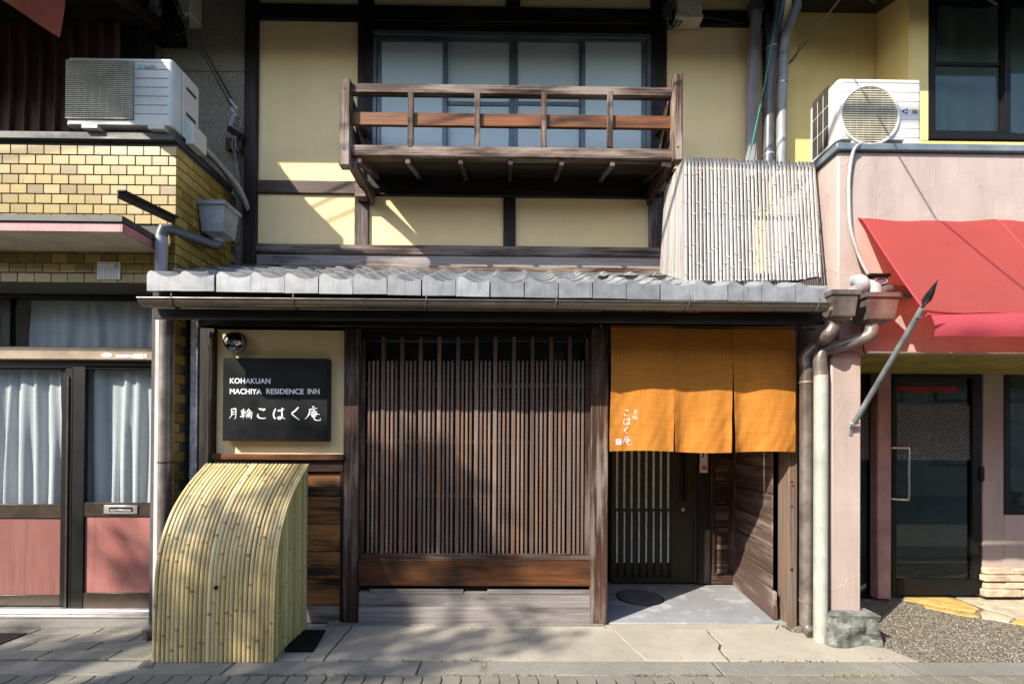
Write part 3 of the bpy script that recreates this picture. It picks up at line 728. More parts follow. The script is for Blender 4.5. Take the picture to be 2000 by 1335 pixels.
# ================================================================== LETTERING
# brush strokes, traced in one 1780x1335 sheet (x right, y down)
BR = {
'moon': (12, [[(197,803),(206,858),(196,905),(168,938)], [(197,808),(232,803),(262,800),(264,868),(258,932),(240,944)], [(206,846),(252,841)], [(205,880),(252,876)]]),
'wheel': (10, [[(335,832),(402,818)], [(372,798),(372,944)], [(347,852),(350,886)], [(347,852),(400,846),(395,882)], [(350,869),(395,865)], [(350,887),(396,883)], [(325,914),(412,902)],
     [(452,800),(430,836),(404,860)], [(450,806),(478,838),(510,858)], [(434,852),(470,847)], [(425,874),(423,938)], [(425,874),(490,869),(487,938),(478,940)], [(446,873),(445,930)], [(467,871),(466,930)], [(425,903),(487,899)]]),
'ko': (17, [[(600,798),(636,808),(688,804),(658,832)], [(586,878),(580,905),(606,930),(655,938),(697,932)]]),
'ha': (17, [[(838,800),(814,858),(812,905),(830,945),(842,925)], [(870,828),(920,820),(966,806)], [(936,788),(930,855),(935,905),(912,942),(884,944),(872,928),(895,914),(932,920),(976,946)]]),
'ku': (19, [[(1168,780),(1124,828),(1078,866),(1112,906),(1184,960)]]),
'hut': (12, [[(1372,766),(1406,776)], [(1325,812),(1380,802),(1444,793)], [(1338,812),(1322,876),(1298,918),(1265,948)], [(1348,848),(1400,840),(1444,836)], [(1398,812),(1378,856),(1334,890)], [(1402,845),(1440,870),(1480,884)],
     [(1366,884),(1368,918)], [(1366,884),(1428,878),(1422,914)], [(1368,900),(1422,896)], [(1368,917),(1422,913)], [(1394,868),(1394,925),(1406,954),(1442,966),(1488,962),(1484,935)]]),
}
def smooth_poly(p, n=6):
    p = [Vector(q) for q in p]; q = [p[0]*2-p[1]] + p + [p[-1]*2-p[-2]]; out = []
    for i in range(1, len(q)-2):
        for k in range(n):
            t = k/n
            out.append(.5*((2*q[i]) + (q[i+1]-q[i-1])*t + (2*q[i-1]-5*q[i]+4*q[i+1]-q[i+2])*t*t + (3*q[i]-q[i-1]-3*q[i+1]+q[i+2])*t**3))
    return out + [q[-2]]
def brush(mb, key, fn, wscale=1.0):
    """fn maps a sheet point to 3D"""
    wd, strokes = BR[key]
    for st in strokes:
        pts = smooth_poly(st); n = len(pts); L_, R_ = [], []
        for i, p in enumerate(pts):
            t = (pts[min(i+1, n-1)]-pts[max(i-1, 0)]).normalized(); nr = Vector((-t.y, t.x)); u = i/(n-1)
            h = wd*.5*wscale*(.62+.5*math.sin(math.pi*min(1, u*1.25+.12)))*(1 if u < .82 else 1-.5*(u-.82)/.18)
            L_.append(fn(p+nr*h)); R_.append(fn(p-nr*h))
        e0 = fn(pts[0]-(pts[1]-pts[0]).normalized()*wd*.35*wscale); e1 = fn(pts[-1]+(pts[-1]-pts[-2]).normalized()*wd*.3*wscale)
        vs = [e0]+[v for ab in zip(L_, R_) for v in ab]+[e1]
        fs = [(0, 1, 2)]+[(1+2*i, 3+2*i, 4+2*i, 2+2*i) for i in range(n-1)]+[(2*n-1, 2*n+1, 2*n)]
        mb.add(vs, fs)
def text_mesh(body, size, depth=.001, bold=0.0, spacing=1.0, align='LEFT'):
    cu = bpy.data.curves.new('text', 'FONT'); cu.body = body; cu.size = size; cu.extrude = depth; cu.offset = bold; cu.space_character = spacing; cu.align_x = align
    o = bpy.data.objects.new('text', cu); C.objects.link(o)
    dg = bpy.context.evaluated_depsgraph_get(); me = bpy.data.meshes.new_from_object(o.evaluated_get(dg)); bpy.data.objects.remove(o); return me
FACE = Matrix.Rotation(math.pi/2, 4, 'X')
def fit_text(body, x0, x1, y, Y, parent, mat, hpx, bold=.0, spacing=1.0, name='lettering'):
    me = text_mesh(body, 1.0, .001, bold, spacing)
    xs = [v.co.x for v in me.vertices]; ys = [v.co.y for v in me.vertices]; p0, p1 = P(x0, y, Y), P(x1, y, Y)
    h = (P(x0, y-hpx, Y)-p0).length; sx = (p1.x-p0.x)/(max(xs)-min(xs)); syy = h/(max(ys)-min(ys)); xo, yo = min(xs), min(ys)
    for v in me.vertices: v.co = Vector(((v.co.x-xo)*sx, (v.co.y-yo)*syy, v.co.z))
    me.materials.clear(); me.materials.append(mat)
    return obj(name, me, mat, parent, (p0.x, Y, p0.z), rot=FACE)

# ---- inn signboard
Ys = -.05
SG = thing('signboard', 'black lacquered inn signboard with white lettering on ochre plaster panel', 'sign', P(540, 861, Ys))
bx('board', (435, 699, 640, 861), Ys, .075, MAT['signboard'], SG, .003)
fit_text('KOHAKUAN', 449, 528, 748.5, Ys-.002, SG, MAT['lettering'], 10.6, .018, 1.03)
for tx_, xa_, xb_ in (('MACHIYA', 449, 511), ('RESIDENCE', 520, 593), ('INN', 601, 624)): fit_text(tx_, xa_, xb_, 769, Ys-.002, SG, MAT['lettering'], 10.6, .018, 1.03)
for key in BR:
    m = MB(); brush(m, key, lambda p: P(p.x/7.417+425, p.y/7.417+690, Ys-.0022), 1.12)
    obj('calligraphy', m, MAT['lettering'], SG, smooth=0)
# ---- vent cowl
V = thing('vent_cowl', 'round polished steel vent cowl above the black signboard', 'vent', P(455, 685, .03))
c = P(456, 667, -.02); vm = MB(); rings = []
for k in range(9):
    t = k/8*math.pi/2; r = .074*math.cos(t)+.002; rings.append([Vector((c.x-.008*math.sin(t)+r*math.cos(a), .0-.075*math.sin(t), c.z+r*math.sin(a))) for a in [2*math.pi*j/28 for j in range(28)] ])
full = MB().loft(rings); full.f = [f for f in full.f if not (sum(full.v[i][2] for i in f)/len(f) < c.z-.034 and sum(full.v[i][1] for i in f)/len(f) < -.012)]
obj('hood', full, MAT['steel'], V)
obj('flange', MB().tube([(c.x+.004, .001, c.z), (c.x+.004, .03, c.z)], .08, 28), MAT['steel'], V)
for k in range(3): obj('louvre', MB().box(c.x-.03, c.x+.03, -.045, -.02, c.z-.05-k*.011, c.z-.046-k*.011, .001), MAT['steel'], V)

# ---- noren curtain
Yn = -.10
a = PB(1192, 637, 1551, 882, Yn)
NO = thing('noren', 'orange linen split door curtain with white calligraphy hanging over the entrance', 'curtain', ((a[0]+a[1])/2, Yn, a[2]))
def ndisp(X, Z):
    u = (X-a[0])/(a[1]-a[0]); v = (a[3]-Z)/(a[3]-a[2])
    pk = max(math.exp(-((u-.345)/.03)**2), math.exp(-((u-.665)/.03)**2))
    d = .020*math.sin(u*3*math.pi*2+.6)*v + .022*v*pk*(-1)
    nz = mnoise.noise(Vector((u*7+v*1.5, v*1.6, 3.3)))*.016*v + mnoise.noise(Vector((u*26+v*9, v*4-u*3, 7.1)))*.0075*max(0, v-.25) + mnoise.noise(Vector((u*60+v*30, v*9, 1.7)))*.0028*max(0, v-.35)
    d += nz
    return Yn - .015*math.sin(v*2.2) + d
segs = ((0, .343, .0, .004), (.343, .662, .004, .004), (.662, 1.0, .004, .0))
slit = {.343: .62, .662: .27}
for u0, u1, gl_, gr_ in segs:
    g = []
    for i in range(61):
        v = i/60; row = []
        e0 = u0 + (max(0, v-slit[u0])*.016 if u0 in slit else .004*math.sin(v*5)); e1 = u1 - (max(0, v-slit[u1])*.014 if u1 in slit else -.004*math.sin(v*6)-.008*v)
        for k in range(49):
            u = e0+(e1-e0)*k/48; X = a[0]+u*(a[1]-a[0]); Z = a[3]-(a[3]-a[2])*(v*(1-.008*math.sin(u*9)*v)); row.append((X, ndisp(X, Z)+(.004 if u0 == .343 else 0), Z))
        g.append(row)
    obj('cloth_panel', MB().sheet(g), MAT['noren'], NO, smooth=80)
rz = P(1370, 640, Yn).z
rod = obj('rod', MB().tube([P(1160, 638, Yn+.004), P(1592, 643, Yn+.004)], .006, 8), MAT['black'], NO)
for x, y in ((1173, 638), (1571, 642)):
    p = P(x, y, Yn); obj('hook', MB().tube([p+Vector((.008*math.cos(t), 0, .012*math.sin(t))) for t in [k*.6-1.5 for k in range(8)]]+[p+Vector((0, .10, .01))], .002, 6), MAT['steel'], rod)
def onnoren(cx, cy, key, hh, refc, refh):
    m = MB()
    def fn(p):
        px, py = cx+(p.x-refc[0])/refh*hh, cy+(p.y-refc[1])/refh*hh; q = P(px, py, Yn-.02); return Vector((q.x, ndisp(q.x, q.z)-.0035, q.z))
    brush(m, key, fn, .72); obj('calligraphy', m, MAT['lettering'], NO, smooth=0)
for key, cx, cy, hh, rc, rh in (('ko', 1225, 805.5, 11.5, (640, 868), 140), ('ha', 1226, 822, 13, (893, 868), 158), ('ku', 1224.5, 840, 15, (1130, 870), 180), ('hut', 1225, 859, 17.5, (1378, 866), 200),
                               ('moon', 1240.5, 805, 9, (215, 873), 145), ('wheel', 1240.5, 815, 8, (418, 870), 145)): onnoren(cx, cy, key, hh, rc, rh)
sm = MB()
for (x0, y0, x1, y1) in ((1204, 857, 1214.5, 858.3), (1204, 866.5, 1214.5, 868), (1204, 857, 1205.4, 868), (1213.2, 857, 1214.5, 868), (1205, 861, 1209, 862.2), (1207, 858, 1208.2, 867), (1210, 860, 1213, 861.2), (1209.6, 862.5, 1213, 865.5), (1205, 864, 1207, 865.2)):
    q = PB(x0, y0, x1, y1, Yn-.02); sm.add([(X, ndisp(X, Z)-.0035, Z) for X, Z in ((q[0], q[2]), (q[1], q[2]), (q[1], q[3]), (q[0], q[3]))], [(0, 1, 2, 3)])
obj('seal_mark', sm, MAT['lettering'], NO, smooth=0)
# talisman plate below the noren
tp = thing('talisman_plate', 'narrow white talisman plate with red seal on the dark porch post', 'plate', P(1375, 922, .92))
bx('plate', (1367.5, 820, 1383, 922.5), .925, .012, MAT['white'], tp, .004)
for (x0, y0, x1, y1, m) in ((1370.5, 908, 1380.5, 917, 'redink'), (1372, 878, 1375, 893, 'black'), (1371, 899, 1381, 900.3, 'cable_grey'), (1371, 904, 1381, 905.2, 'cable_grey'), (1370, 825, 1370.8, 920, 'cable_grey'), (1380.6, 825, 1381.4, 920, 'cable_grey')):
    if m == 'redink': MAT['redink'] = plain('red_ink', (.62, .16, .15), .6, var=.5, scale=90)
    bx('print', (x0, y0, x1, y1), .923, .0015, MAT[m], tp, 0)

# ================================================================== BAMBOO FENCE (inu-yarai)
BF = thing('bamboo_fence', 'curved golden split-bamboo guard fence leaning against the house wall', 'fence', (-1.88, -.35, 0))
prof = [(-.622, .0), (-.618, .2), (-.612, .4), (-.600, .58), (-.575, .72), (-.53, .85), (-.465, .97), (-.385, 1.07), (-.29, 1.16), (-.19, 1.235), (-.12, 1.285)]
prof = [(y_, z_*.972) for y_, z_ in prof]; ps = smooth_poly(prof, 4); x0f, x1f = -2.285, -1.505; NS = 27; pw = (x1f-x0f)/NS
def strip(cx, hw, path, nrm, node_t, jit):
    m = MB(); rings = []; n = len(path)
    for i, p in enumerate(path):
        nr = nrm(i); u = i/(n-1); rr_ = hw*(1+.04*math.sin(u*9+jit)); th = hw*.62
        rings.append([Vector((cx + .0016*math.sin(u*5+jit) - rr_*math.cos(t), p.x-nr.x*th*math.sin(t), p.y-nr.y*th*math.sin(t))) for t in [math.pi*k/6 for k in range(7)]])
    m.loft(rings); return m
def pn(i):
    t = (ps[min(i+1, len(ps)-1)]-ps[max(i-1, 0)]).normalized(); return Vector((t.y, -t.x))
nail = MB()
for k in range(NS):
    cx = x0f+(k+.5)*pw; j = random.uniform(0, 6); hw = pw*.5*random.uniform(.80, .96)
    st = obj('bamboo_strip', strip(cx, hw, ps, pn, 0, j), MAT['bamboo'], BF, smooth=60)
    nm = MB(); pos = random.uniform(.03, .25)
    while pos < .98:
        f = pos*(len(ps)-1); i = int(f); p = ps[i].lerp(ps[min(i+1, len(ps)-1)], f-i); nr = pn(i); tg = Vector((-nr.y, nr.x)); rg = []
        for dt, sc in ((-.009, .96), (-.005, 1.13), (-.001, .99), (.004, 1.14), (.009, .96)):
            q = p+tg*dt; rg.append([Vector((cx-hw*sc*math.cos(t), q.x-nr.x*hw*.64*sc*math.sin(t)*1.05, q.y-nr.y*hw*.64*sc*math.sin(t)*1.05)) for t in [math.pi*m_/6 for m_ in range(7)]])
        obj('node', MB().loft(rg), MAT['bamboo_node'], st, smooth=60); pos += random.uniform(.20, .40)
    for f in (.085*40, .47*40, .70*40, .93*40):
        p = ps[min(len(ps)-1, int(f))]; nr = pn(int(f)); q = Vector((cx, p.x, p.y))-Vector((0, nr.x, nr.y))*(hw*.64)
        nail.tube([q+Vector((0, nr.x, nr.y))*.003, q-Vector((0, nr.x, nr.y))*.001], .0018, 6)
obj('nails', nail, MAT['iron'], BF, kind='stuff')
obj('peephole', MB().box(-1.885, -1.868, -.632, -.60, .467, .487, 0), MAT['black'], BF)
def zat(y):
    for p, q in zip(ps[:-1], ps[1:]):
        if p.x <= y <= q.x+1e-6: return p.y+(q.y-p.y)*(y-p.x)/max(1e-6, q.x-p.x)
    return ps[-1].y
ys_ = -.60
while ys_ < -.10:
    wv = random.uniform(.034, .046); yc = ys_+wv/2; top = zat(yc)-.012 if ys_ > -.598 else .45
    top = max(.3, min(top, 1.25)); xx = x1f-.028+random.uniform(-.003, .003)
    m = MB(); m.loft([[Vector((xx+wv*.5*math.sin(t), yc-wv*.38*math.cos(t), z)) for t in [math.pi*k/6 for k in range(7)]] for z in (0.0, top*.5, top)])
    sb = obj('side_bamboo', m, MAT['bamboo_green'], BF, smooth=60)
    nm = MB(); z = random.uniform(.05, .3)
    while z < top-.03:
        nm = MB().loft([[Vector((xx+wv*.5*s_*math.sin(t), yc-wv*.38*s_*math.cos(t), z+dz)) for t in [math.pi*k/6 for k in range(7)]] for dz, s_ in ((-.006, 1), (-.002, 1.13), (.002, 1.13), (.006, 1))]); obj('node', nm, MAT['bamboo_green'], sb, smooth=60); z += random.uniform(.2, .38)
    ys_ += wv
obj('front_gap_shade', MB().sheet([[(x0f+.004, p.x+pn(i).x*.004, p.y+pn(i).y*.004), (x1f-.006, p.x+pn(i).x*.004, p.y+pn(i).y*.004)] for i, p in enumerate(ps)], .004, (0, .7, -.3)), MAT['brownx'], BF)  # dark sheet added to blacken the strip gaps and stop sun leaks
obj('side_gap_shade', MB().prism([(x1f-.040, p.x+.02, max(0, p.y-.03)) for p in ps[::4]]+[(x1f-.040, -.12, 0)], (.004, 0, 0)), MAT['darkz'], BF)  # dark panel added so the side gaps look shaded
obj('edge_strip', MB().sheet([[(x1f-.028, p.x-pn(i).x*.006, p.y-pn(i).y*.006), (x1f+.002, p.x-pn(i).x*.006, p.y-pn(i).y*.006)] for i, p in enumerate(ps)], .016, (0, .5, -.5)), MAT['bamboo'], BF)
mt = thing('door_mat', 'black rubber mat lying beside the bamboo fence', 'mat', (-1.38, -.33, .0))
poly = [(G(556, 1273).x, G(556, 1273).y), (G(612, 1273).x, G(612, 1273).y), (G(636, 1232).x, G(636, 1232).y), (G(560, 1232).x, G(560, 1232).y)]
obj('base', MB().loft([[Vector((x, y, 0)) for x, y in poly], [Vector((x, y, .012)) for x, y in poly]]), MAT['black'], mt)
for k in range(9):
    u = .08+k*.105; p0 = Vector(poly[0]).lerp(Vector(poly[3]), u); p1 = Vector(poly[1]).lerp(Vector(poly[2]), u)
    obj('rib', MB().tube([(p0.x+.02, p0.y, .012), (p1.x-.02, p1.y, .012)], .004, 6), MAT['black'], mt)

# ================================================================== BAMBOO SCREEN on the lower roof
BS = thing('bamboo_screen', 'bleached grey bamboo slat screen leaning on the corner of the lower tiled roof', 'screen', P(1465, 548, -.27))
Yb0, Yt0 = -.27, -.09
BLc, BRc, TLc, TRc = P(1337, 549, Yb0), P(1606, 546, Yb0), P(1336, 307, Yt0), P(1593, 318, Yt0)
n = 36; lean = (TLc-BLc).normalized(); fn_ = Vector((0, -lean.z, lean.y)).normalized()
if fn_.y > 0: fn_ = -fn_
def slat(b_, t_, hw, sdir, nrm, mat, parent, name):
    m = MB(); m.loft([[b_.lerp(t_, q)-sdir*hw*math.cos(a_)+nrm*hw*.4*math.sin(a_) for a_ in [math.pi*w_/5 for w_ in range(6)]] for q in (0, .5, 1)])
    return obj(name, m, mat, parent, smooth=60)
nb = MB()
for k in range(n):
    u = (k+.5)/n; b_ = BLc.lerp(BRc, u)+Vector((0, 0, random.uniform(-.006, .004)+(.02 if k > 31 else 0))); t_ = TLc.lerp(TRc, u)+Vector((0, 0, random.uniform(-.005, .005)))
    b_.x += random.uniform(-.002, .002); hw = (BRc.x-BLc.x)/n*.5*random.uniform(.68, .83)
    st = slat(b_, t_, hw, Vector((1, 0, 0)), fn_, MAT['bleached'], BS, 'bamboo_slat'); f = random.uniform(.05, .3)
    while f < .96:
        c_ = b_.lerp(t_, f); obj('node', MB().tube([c_-Vector((hw*.98, 0, 0))+fn_*.002, c_+fn_*.006, c_+Vector((hw*.98, 0, 0))+fn_*.002], .0055, 6), MAT['bleached_node'], st); f += random.uniform(.22, .5)
    for f in (.03, .52, .975):
        c_ = b_.lerp(t_, f); nb.tube([c_+fn_*.002, c_+fn_*.008], .0018, 6)
obj('nails', nb, MAT['iron'], BS, kind='stuff')
for f in (.05, .52, .96):
    a_, c_ = BLc.lerp(TLc, f)-fn_*.02, BRc.lerp(TRc, f)-fn_*.02; obj('batten', MB().tube([a_, c_], .016, 4), MAT['railx'], BS)
BB, TB = Vector((BLc.x, .28, R0.z+.445*(.28+.443)+.05)), Vector((TLc.x, .34, TLc.z))
ns = 19
for k in range(ns):
    u = (k+.6)/ns; b_ = BLc.lerp(BB, u); t_ = TLc.lerp(TB, u)-Vector((0, 0, .004))
    slat(b_, t_, (.34+.2)/ns*.5*random.uniform(.66, .8), Vector((0, 1, 0)), Vector((-1, 0, 0)), MAT['bleached'], BS, 'side_slat')
obj('frame_top', MB().tube([TLc+Vector((.02, .02, -.03)), TB+Vector((.02, 0, -.03))], .016, 4), MAT['raily'], BS)

# ================================================================== TILED HOUSE (left)
LH = thing('tiled_house', 'neighbouring house faced with glazed ochre tiles and bronze glass doors', 'house', (-3.6, .3, 0))
Xc = P(344, 400, Yh).x
zc = P(170, 277, Yh).z; zl = P(170, 552, Yh).z
WL = obj('tiled_wall', MB().box(-6.2, Xc-.010, Yh+.010, .55, zl, zc, 0), MAT['mortar'], LH)
PL = obj('corner_pier', MB().box(Xc-.18, Xc-.010, Yh+.010, .55, 0, zl-.002, 0), MAT['mortar'], LH)
obj('side_wall', MB().box(Xc-.30, Xc-.0105, .552, .66, 2.3, zc, 0), MAT['mortar'], LH)
tw_, thh = .1251, .0748
def tmesh(nm, w_, d_, h_): 
    m = MB().box(0, w_, 0, d_, 0, h_, .003).mesh(nm, 0); m.materials.append(MAT['brick']); return m
mf, ms, mh, mq = tmesh('tile', tw_-.005, .006, thh-.006), tmesh('tile', .0095, tw_-.005, thh-.006), tmesh('tile', tw_/2-.005, .006, thh-.006), tmesh('tile', .0095, tw_/2-.005, thh-.006)
nr_ = int((zc-zl)/thh)
zcan0, zcan1 = P(170, 470, Yh).z, P(170, 432, Yh).z
for r in range(nr_+1):
    z = zc-.022-(r+1)*thh
    if z < zl-.03: break
    if z > zcan0-.02 and z+thh < zcan1+.02: front = False
    else: front = True
    x = Xc-(tw_ if r % 2 == 0 else tw_/2)
    if front:
        if r % 2: obj('tile', mh, None, WL, (Xc-tw_/2+.0035, Yh, z))
        else: obj('tile', mf, None, WL, (x+.0035, Yh, z))
        while x > -4.05:
            x -= tw_; obj('tile', mf, None, WL, (x+.0035, Yh+random.uniform(-.001, .001), z))
    else:
        obj('tile', mf if r % 2 == 0 else mh, None, WL, (x+.0035, Yh, z))
    y = Yh+.0035
    first = True
    while y < .54:
        if first and r % 2 == 0: obj('tile', mq, None, WL, (Xc-.0095, y, z)); y += tw_/2
        else: obj('tile', ms, None, WL, (Xc-.0095, y, z)); y += tw_
        first = False
zz_ = zl-.004; r = 0
while zz_ > .1:
    zz_ -= thh; r += 1
    if zz_ < .25: break
    obj('tile', mf, None, PL, (Xc-tw_+.0035, Yh, zz_)) if r % 2 else obj('tile', mh, None, PL, (Xc-tw_/2+.0035, Yh, zz_))
    obj('tile', mq if r % 2 else ms, None, PL, (Xc-.0095, Yh+.0035, zz_))
obj('coping', MB().box(-6.2, Xc+.012, Yh-.03, .58, zc, zc+.06, .006), MAT['coping'], LH)
eave('roof', -7.5, -3.12, -.80, 4.56, 2.0, .40, LH)  # unseen; eave reach shaped to keep the air conditioner in shade
# rust-brown ribbed sheet upper wall
xr = P(232, 130, .36).x
for k in range(14):
    x1 = xr-k*.128; m = MB(); m.box(x1-.126, x1, .36, .375, zc+.02, 5.6, .002)
    sp = obj('wall_sheet', m, MAT['corrugate'], LH)
    obj('seam', MB().box(x1-.012, x1+.004, .325, .362, zc+.02, 5.6, .004), MAT['corrugate'], sp)
obj('recess_shade_block', MB().box(xr-.10, P(286, 130, .5).x, .42, .60, zc+.02, 5.6, .004), MAT['darkz'], LH)  # dark block standing in for the shade of a recess
obj('stucco_wall', MB().box(-3.6, P(477, 250, Yu).x-.004, .665, 1.2, 2.4, 5.6, .004), MAT['stucco'], LH)
obj('inner_wall', MB().box(-6.2, Xc-.2, .55, 2.0, 0, zc-.02, 0), MAT['interior'], LH)
# canopy over the doors
Ycn = -.45; xe = P(238, 440, Ycn).x; q = PB(0, 425, 238, 452, Ycn)
CN = obj('canopy', MB().box(-6.2, xe-.002, Ycn+.004, Yh-.001, q[2]+.004, q[3]-.03, .002), MAT['soffit'], LH)
obj('fascia', MB().box(-6.2, xe-.001, Ycn-.006, Ycn+.004, q[2]-.002, q[3]-.035, .002), MAT['rustpink'], CN)
obj('fascia', MB().box(xe-.002, xe+.010, Ycn-.006, Yh-.001, q[2]-.002, q[3]-.035, .002), MAT['rustpink'], CN)
obj('canopy_roof', MB().box(-6.2, xe+.02, Ycn-.018, Yh-.001, q[3]-.034, q[3]+.012, .004), MAT['coping'], CN)
# transom window and sliding doors
Yd = .18
def lb(name, px, dy, d, m, parent=LH, b=.003): return bx(name, px, Yd+dy, d, MAT[m], parent, b)
lb('header', (-120, 545, 304, 580), -.02, .1, 'darkframe')
TW = lb('transom_window', (-120, 578, 304, 583), .0, .05, 'darkframe'); lb('stile', (2, 583, 20, 675), .001, .05, 'darkframe', TW); lb('stile', (297, 583, 304, 675), .001, .05, 'darkframe', TW)
lb('pane', (20, 582, 298, 676), .02, .005, 'glass', TW, 0); lb('pane', (-120, 582, 3, 676), .02, .005, 'glass', TW, 0)
TR = lb('transom_rail', (-120, 676, 304, 702), -.05, .12, 'bronze_tan', LH, .008)
el = MB(); c = P(208.5, 693, Yd-.052); el.add([(c.x+.044*math.cos(t), c.y, c.z+.018*math.sin(t)) for t in [2*math.pi*k/20 for k in range(20)]], [tuple(range(20))])
obj('sticker', el, MAT['white'], TR)
for px in ((226, 692, 251, 698), (253, 693, 259, 698), (260.5, 691, 280, 700), (281.5, 691, 287, 698)): lb('sticker', px, -.052, .001, 'white', TR, 0)
for px in ((228, 694.5, 250, 695.5), (262, 693, 278, 694), (263, 697, 278, 698)): lb('print', px, -.0528, .0005, 'cable_grey', TR, 0)
lb('header', (-120, 702, 304, 718), .0, .1, 'darkframe')
for i, (xa_, xb_, dy, gl_) in enumerate(((-120, 124, .035, (-110, 718, 118, 984)), (148, 303, .0, (163, 718, 299, 981)))):
    D_ = lb('sliding_door', (xa_, gl_[3], xb_, gl_[3]+27), dy, .03, 'bronze')
    lb('bottom_rail', (xa_, 1157 if i else 1161, xb_, 1188 if i else 1191), dy, .03, 'bronze', D_)
    lb('top_rail', (xa_, 714, xb_, 720), dy, .03, 'darkframe', D_)
    if i: lb('stile', (140, 714, 164, 1188), dy-.004, .036, 'darkframe', D_); lb('stile', (299, 714, 305, 1188), dy-.004, .036, 'darkframe', D_)
    else: lb('stile', (118, 714, 127, 1191), dy-.004, .036, 'darkframe', D_)
    lb('pane', (gl_[0]-1, gl_[1], gl_[2]+1, gl_[3]+1), dy+.012, .005, 'glass', D_, 0)
    lb('lower_panel', (gl_[0], gl_[3]+27, gl_[2]+2, 1162), dy+.012, .01, 'pinkpanel', D_, .002)
    if i:
        ms_ = lb('mail_slot', (202, 986, 268, 1003), dy-.010, .012, 'alu', D_); lb('slot_flap', (212, 990, 258, 999), dy-.014, .006, 'darkframe', ms_); lb('slot_lip', (214, 994, 256, 998), dy-.017, .004, 'alu', ms_)
lb('meeting_post', (125, 704, 140, 1192), .005, .06, 'darkframe'); lb('meeting_bead', (127, 735, 132, 1190), -.004, .01, 'bronze')
for k, (ya, yb_) in enumerate(((1189, 1195), (1196, 1200), (1201, 1206))): lb('threshold', (-120, ya, 302, yb_), -.03-k*.045, .05, 'alu')
obj('threshold_base', MB().box(-6.2, Xc-.13, -.10, .3, -.02, .012, .003), MAT['kerb'], LH)
bx('white_post', (300, 585, 317, 1214), -.14, .2, MAT['white_post'], LH, .004)
# curtains behind the glass
def curt(x0, x1, ya, yb_, Y, nf, amp, label, seed):
    rnd = random.Random(seed); q = PB(x0, ya, x1, yb_, Y); ph = [rnd.uniform(0, 6) for _ in range(5)]
    g = []
    for i in range(13):
        v = i/12; row = []
        for k in range(nf*8+1):
            u = k/(nf*8); w_ = math.sin(u*nf*6.283+ph[0]+3.2*mnoise.noise(Vector((u*4.5+seed, v*.5, 0))))*(.35+1.3*abs(mnoise.noise(Vector((u*5+seed*3, v*.8, 4)))))
            row.append((q[0]+(q[1]-q[0])*(u+.006*math.sin(v*3+u*20+ph[3])), Y+amp*(.6+.4*v)*(abs(w_)**.7*(1 if w_ > 0 else -1))+amp*.5*math.sin(u*nf*2.7+ph[2]+v*.7), q[3]-(q[3]-q[2])*v))
        g.append(row)
    return obj('lace_curtain', MB().sheet(g), MAT['curtain'], label=label, cat='curtain', smooth=80)
curt(60, 318, 578, 690, Yd+.10, 9, .012, 'pleated white curtain behind the transom window of the tiled house', 1)
curt(-60, 122, 700, 995, Yd+.12, 7, .030, 'white lace curtain behind the door glass without a mail slot', 5)
curt(146, 318, 700, 995, Yd+.10, 6, .030, 'white lace curtain behind the door with the mail slot', 8)
NPl = thing('notice_plate', 'small white enamel notice plate on the ochre tiles below the canopy', 'plate', P(211, 545, Yh-.004))
bx('plate', (189, 511, 234, 545), Yh-.012, .010, MAT['white'], NPl, .003)
for k in range(7): bx('print', (193+k*5.6, 525, 194+k*5.6, 541), Yh-.0135, .0012, MAT['cable_grey'], NPl, 0)
for px in ((192, 514, 214, 515.2), (192, 522, 230, 523), (219, 514, 231, 516), (224, 517, 230, 521), (193, 541, 230, 542)): bx('print', px, Yh-.0135, .0012, MAT['cable_grey'], NPl, 0)
# steel angle bracket sticking out of the tiled wall
p0, p1 = P(339, 424, Yh), Vector((P(339, 424, Yh).x-.01, -.60, P(232, 370, -.60).z))
m = MB(); m.prism([p1+Vector(v) for v in ((0, 0, 0), (-.002, 0, -.055), (.006, 0, -.055), (.007, 0, -.008), (.05, 0, -.008), (.05, 0, 0))], p0+Vector((0, 0, .0))-p1)
obj('steel_bracket', m, MAT['iron'], label='rusty black steel angle sticking out from the ochre tiles', cat='bracket', smooth=0)

# ---- left rain hopper and drainpipes
RP = thing('drainpipe', 'grey rain hopper and pipe on the side of the ochre tiled house', 'drainpipe', (-2.58, -.17, 2.6))
hx, hy = -2.415, .22
def hopper(parent, cx, cy, z0, z1, wt, wb, dt, db, mat, name='hopper'):
    m = MB(); R_ = lambda w_, d_, z: [Vector((cx+s*w_/2, cy+t*d_/2, z)) for s, t in ((-1,-1),(1,-1),(1,1),(-1,1))]
    m.loft([R_(wb*.45, db*.45, z0-.03), R_(wb, db, z0), R_(wt, dt, z1-.035), R_(wt*1.14, dt*1.14, z1-.03), R_(wt*1.16, dt*1.16, z1), R_(wt*1.02, dt*1.02, z1), R_(wt*.95, dt*.95, z1-.05)], True, True)
    return obj(name, m, mat, parent, smooth=20)
hopper(RP, hx, hy, 3.13, 3.37, .205, .17, .20, .17, MAT['pipe_grey'])
obj('pipe', MB().tube([(hx, hy, 3.12), (hx, hy, 3.07), (hx-.012, hy-.02, 3.045), (hx-.04, hy-.05, 3.04), (-2.56, -.13, 3.02), (-2.585, -.165, 3.0), (-2.59, -.172, 2.96), (-2.59, -.172, 2.60)], .038, 14), MAT['pipe_dark'], RP)
obj('pipe_collar', MB().tube([(hx, hy, 3.12), (hx, hy, 3.075)], .045, 14), MAT['pipe_grey'], RP); obj('pipe_collar', MB().tube([(-2.59, -.172, 2.94), (-2.59, -.172, 2.66)], .041, 14), MAT['pipe_lilac'], RP)
RQ = thing('drainpipe', 'brown metal drainpipe running down beside the white door post', 'drainpipe', (-2.535, -.2, 0))
xp = P(325, 900, -.2).x
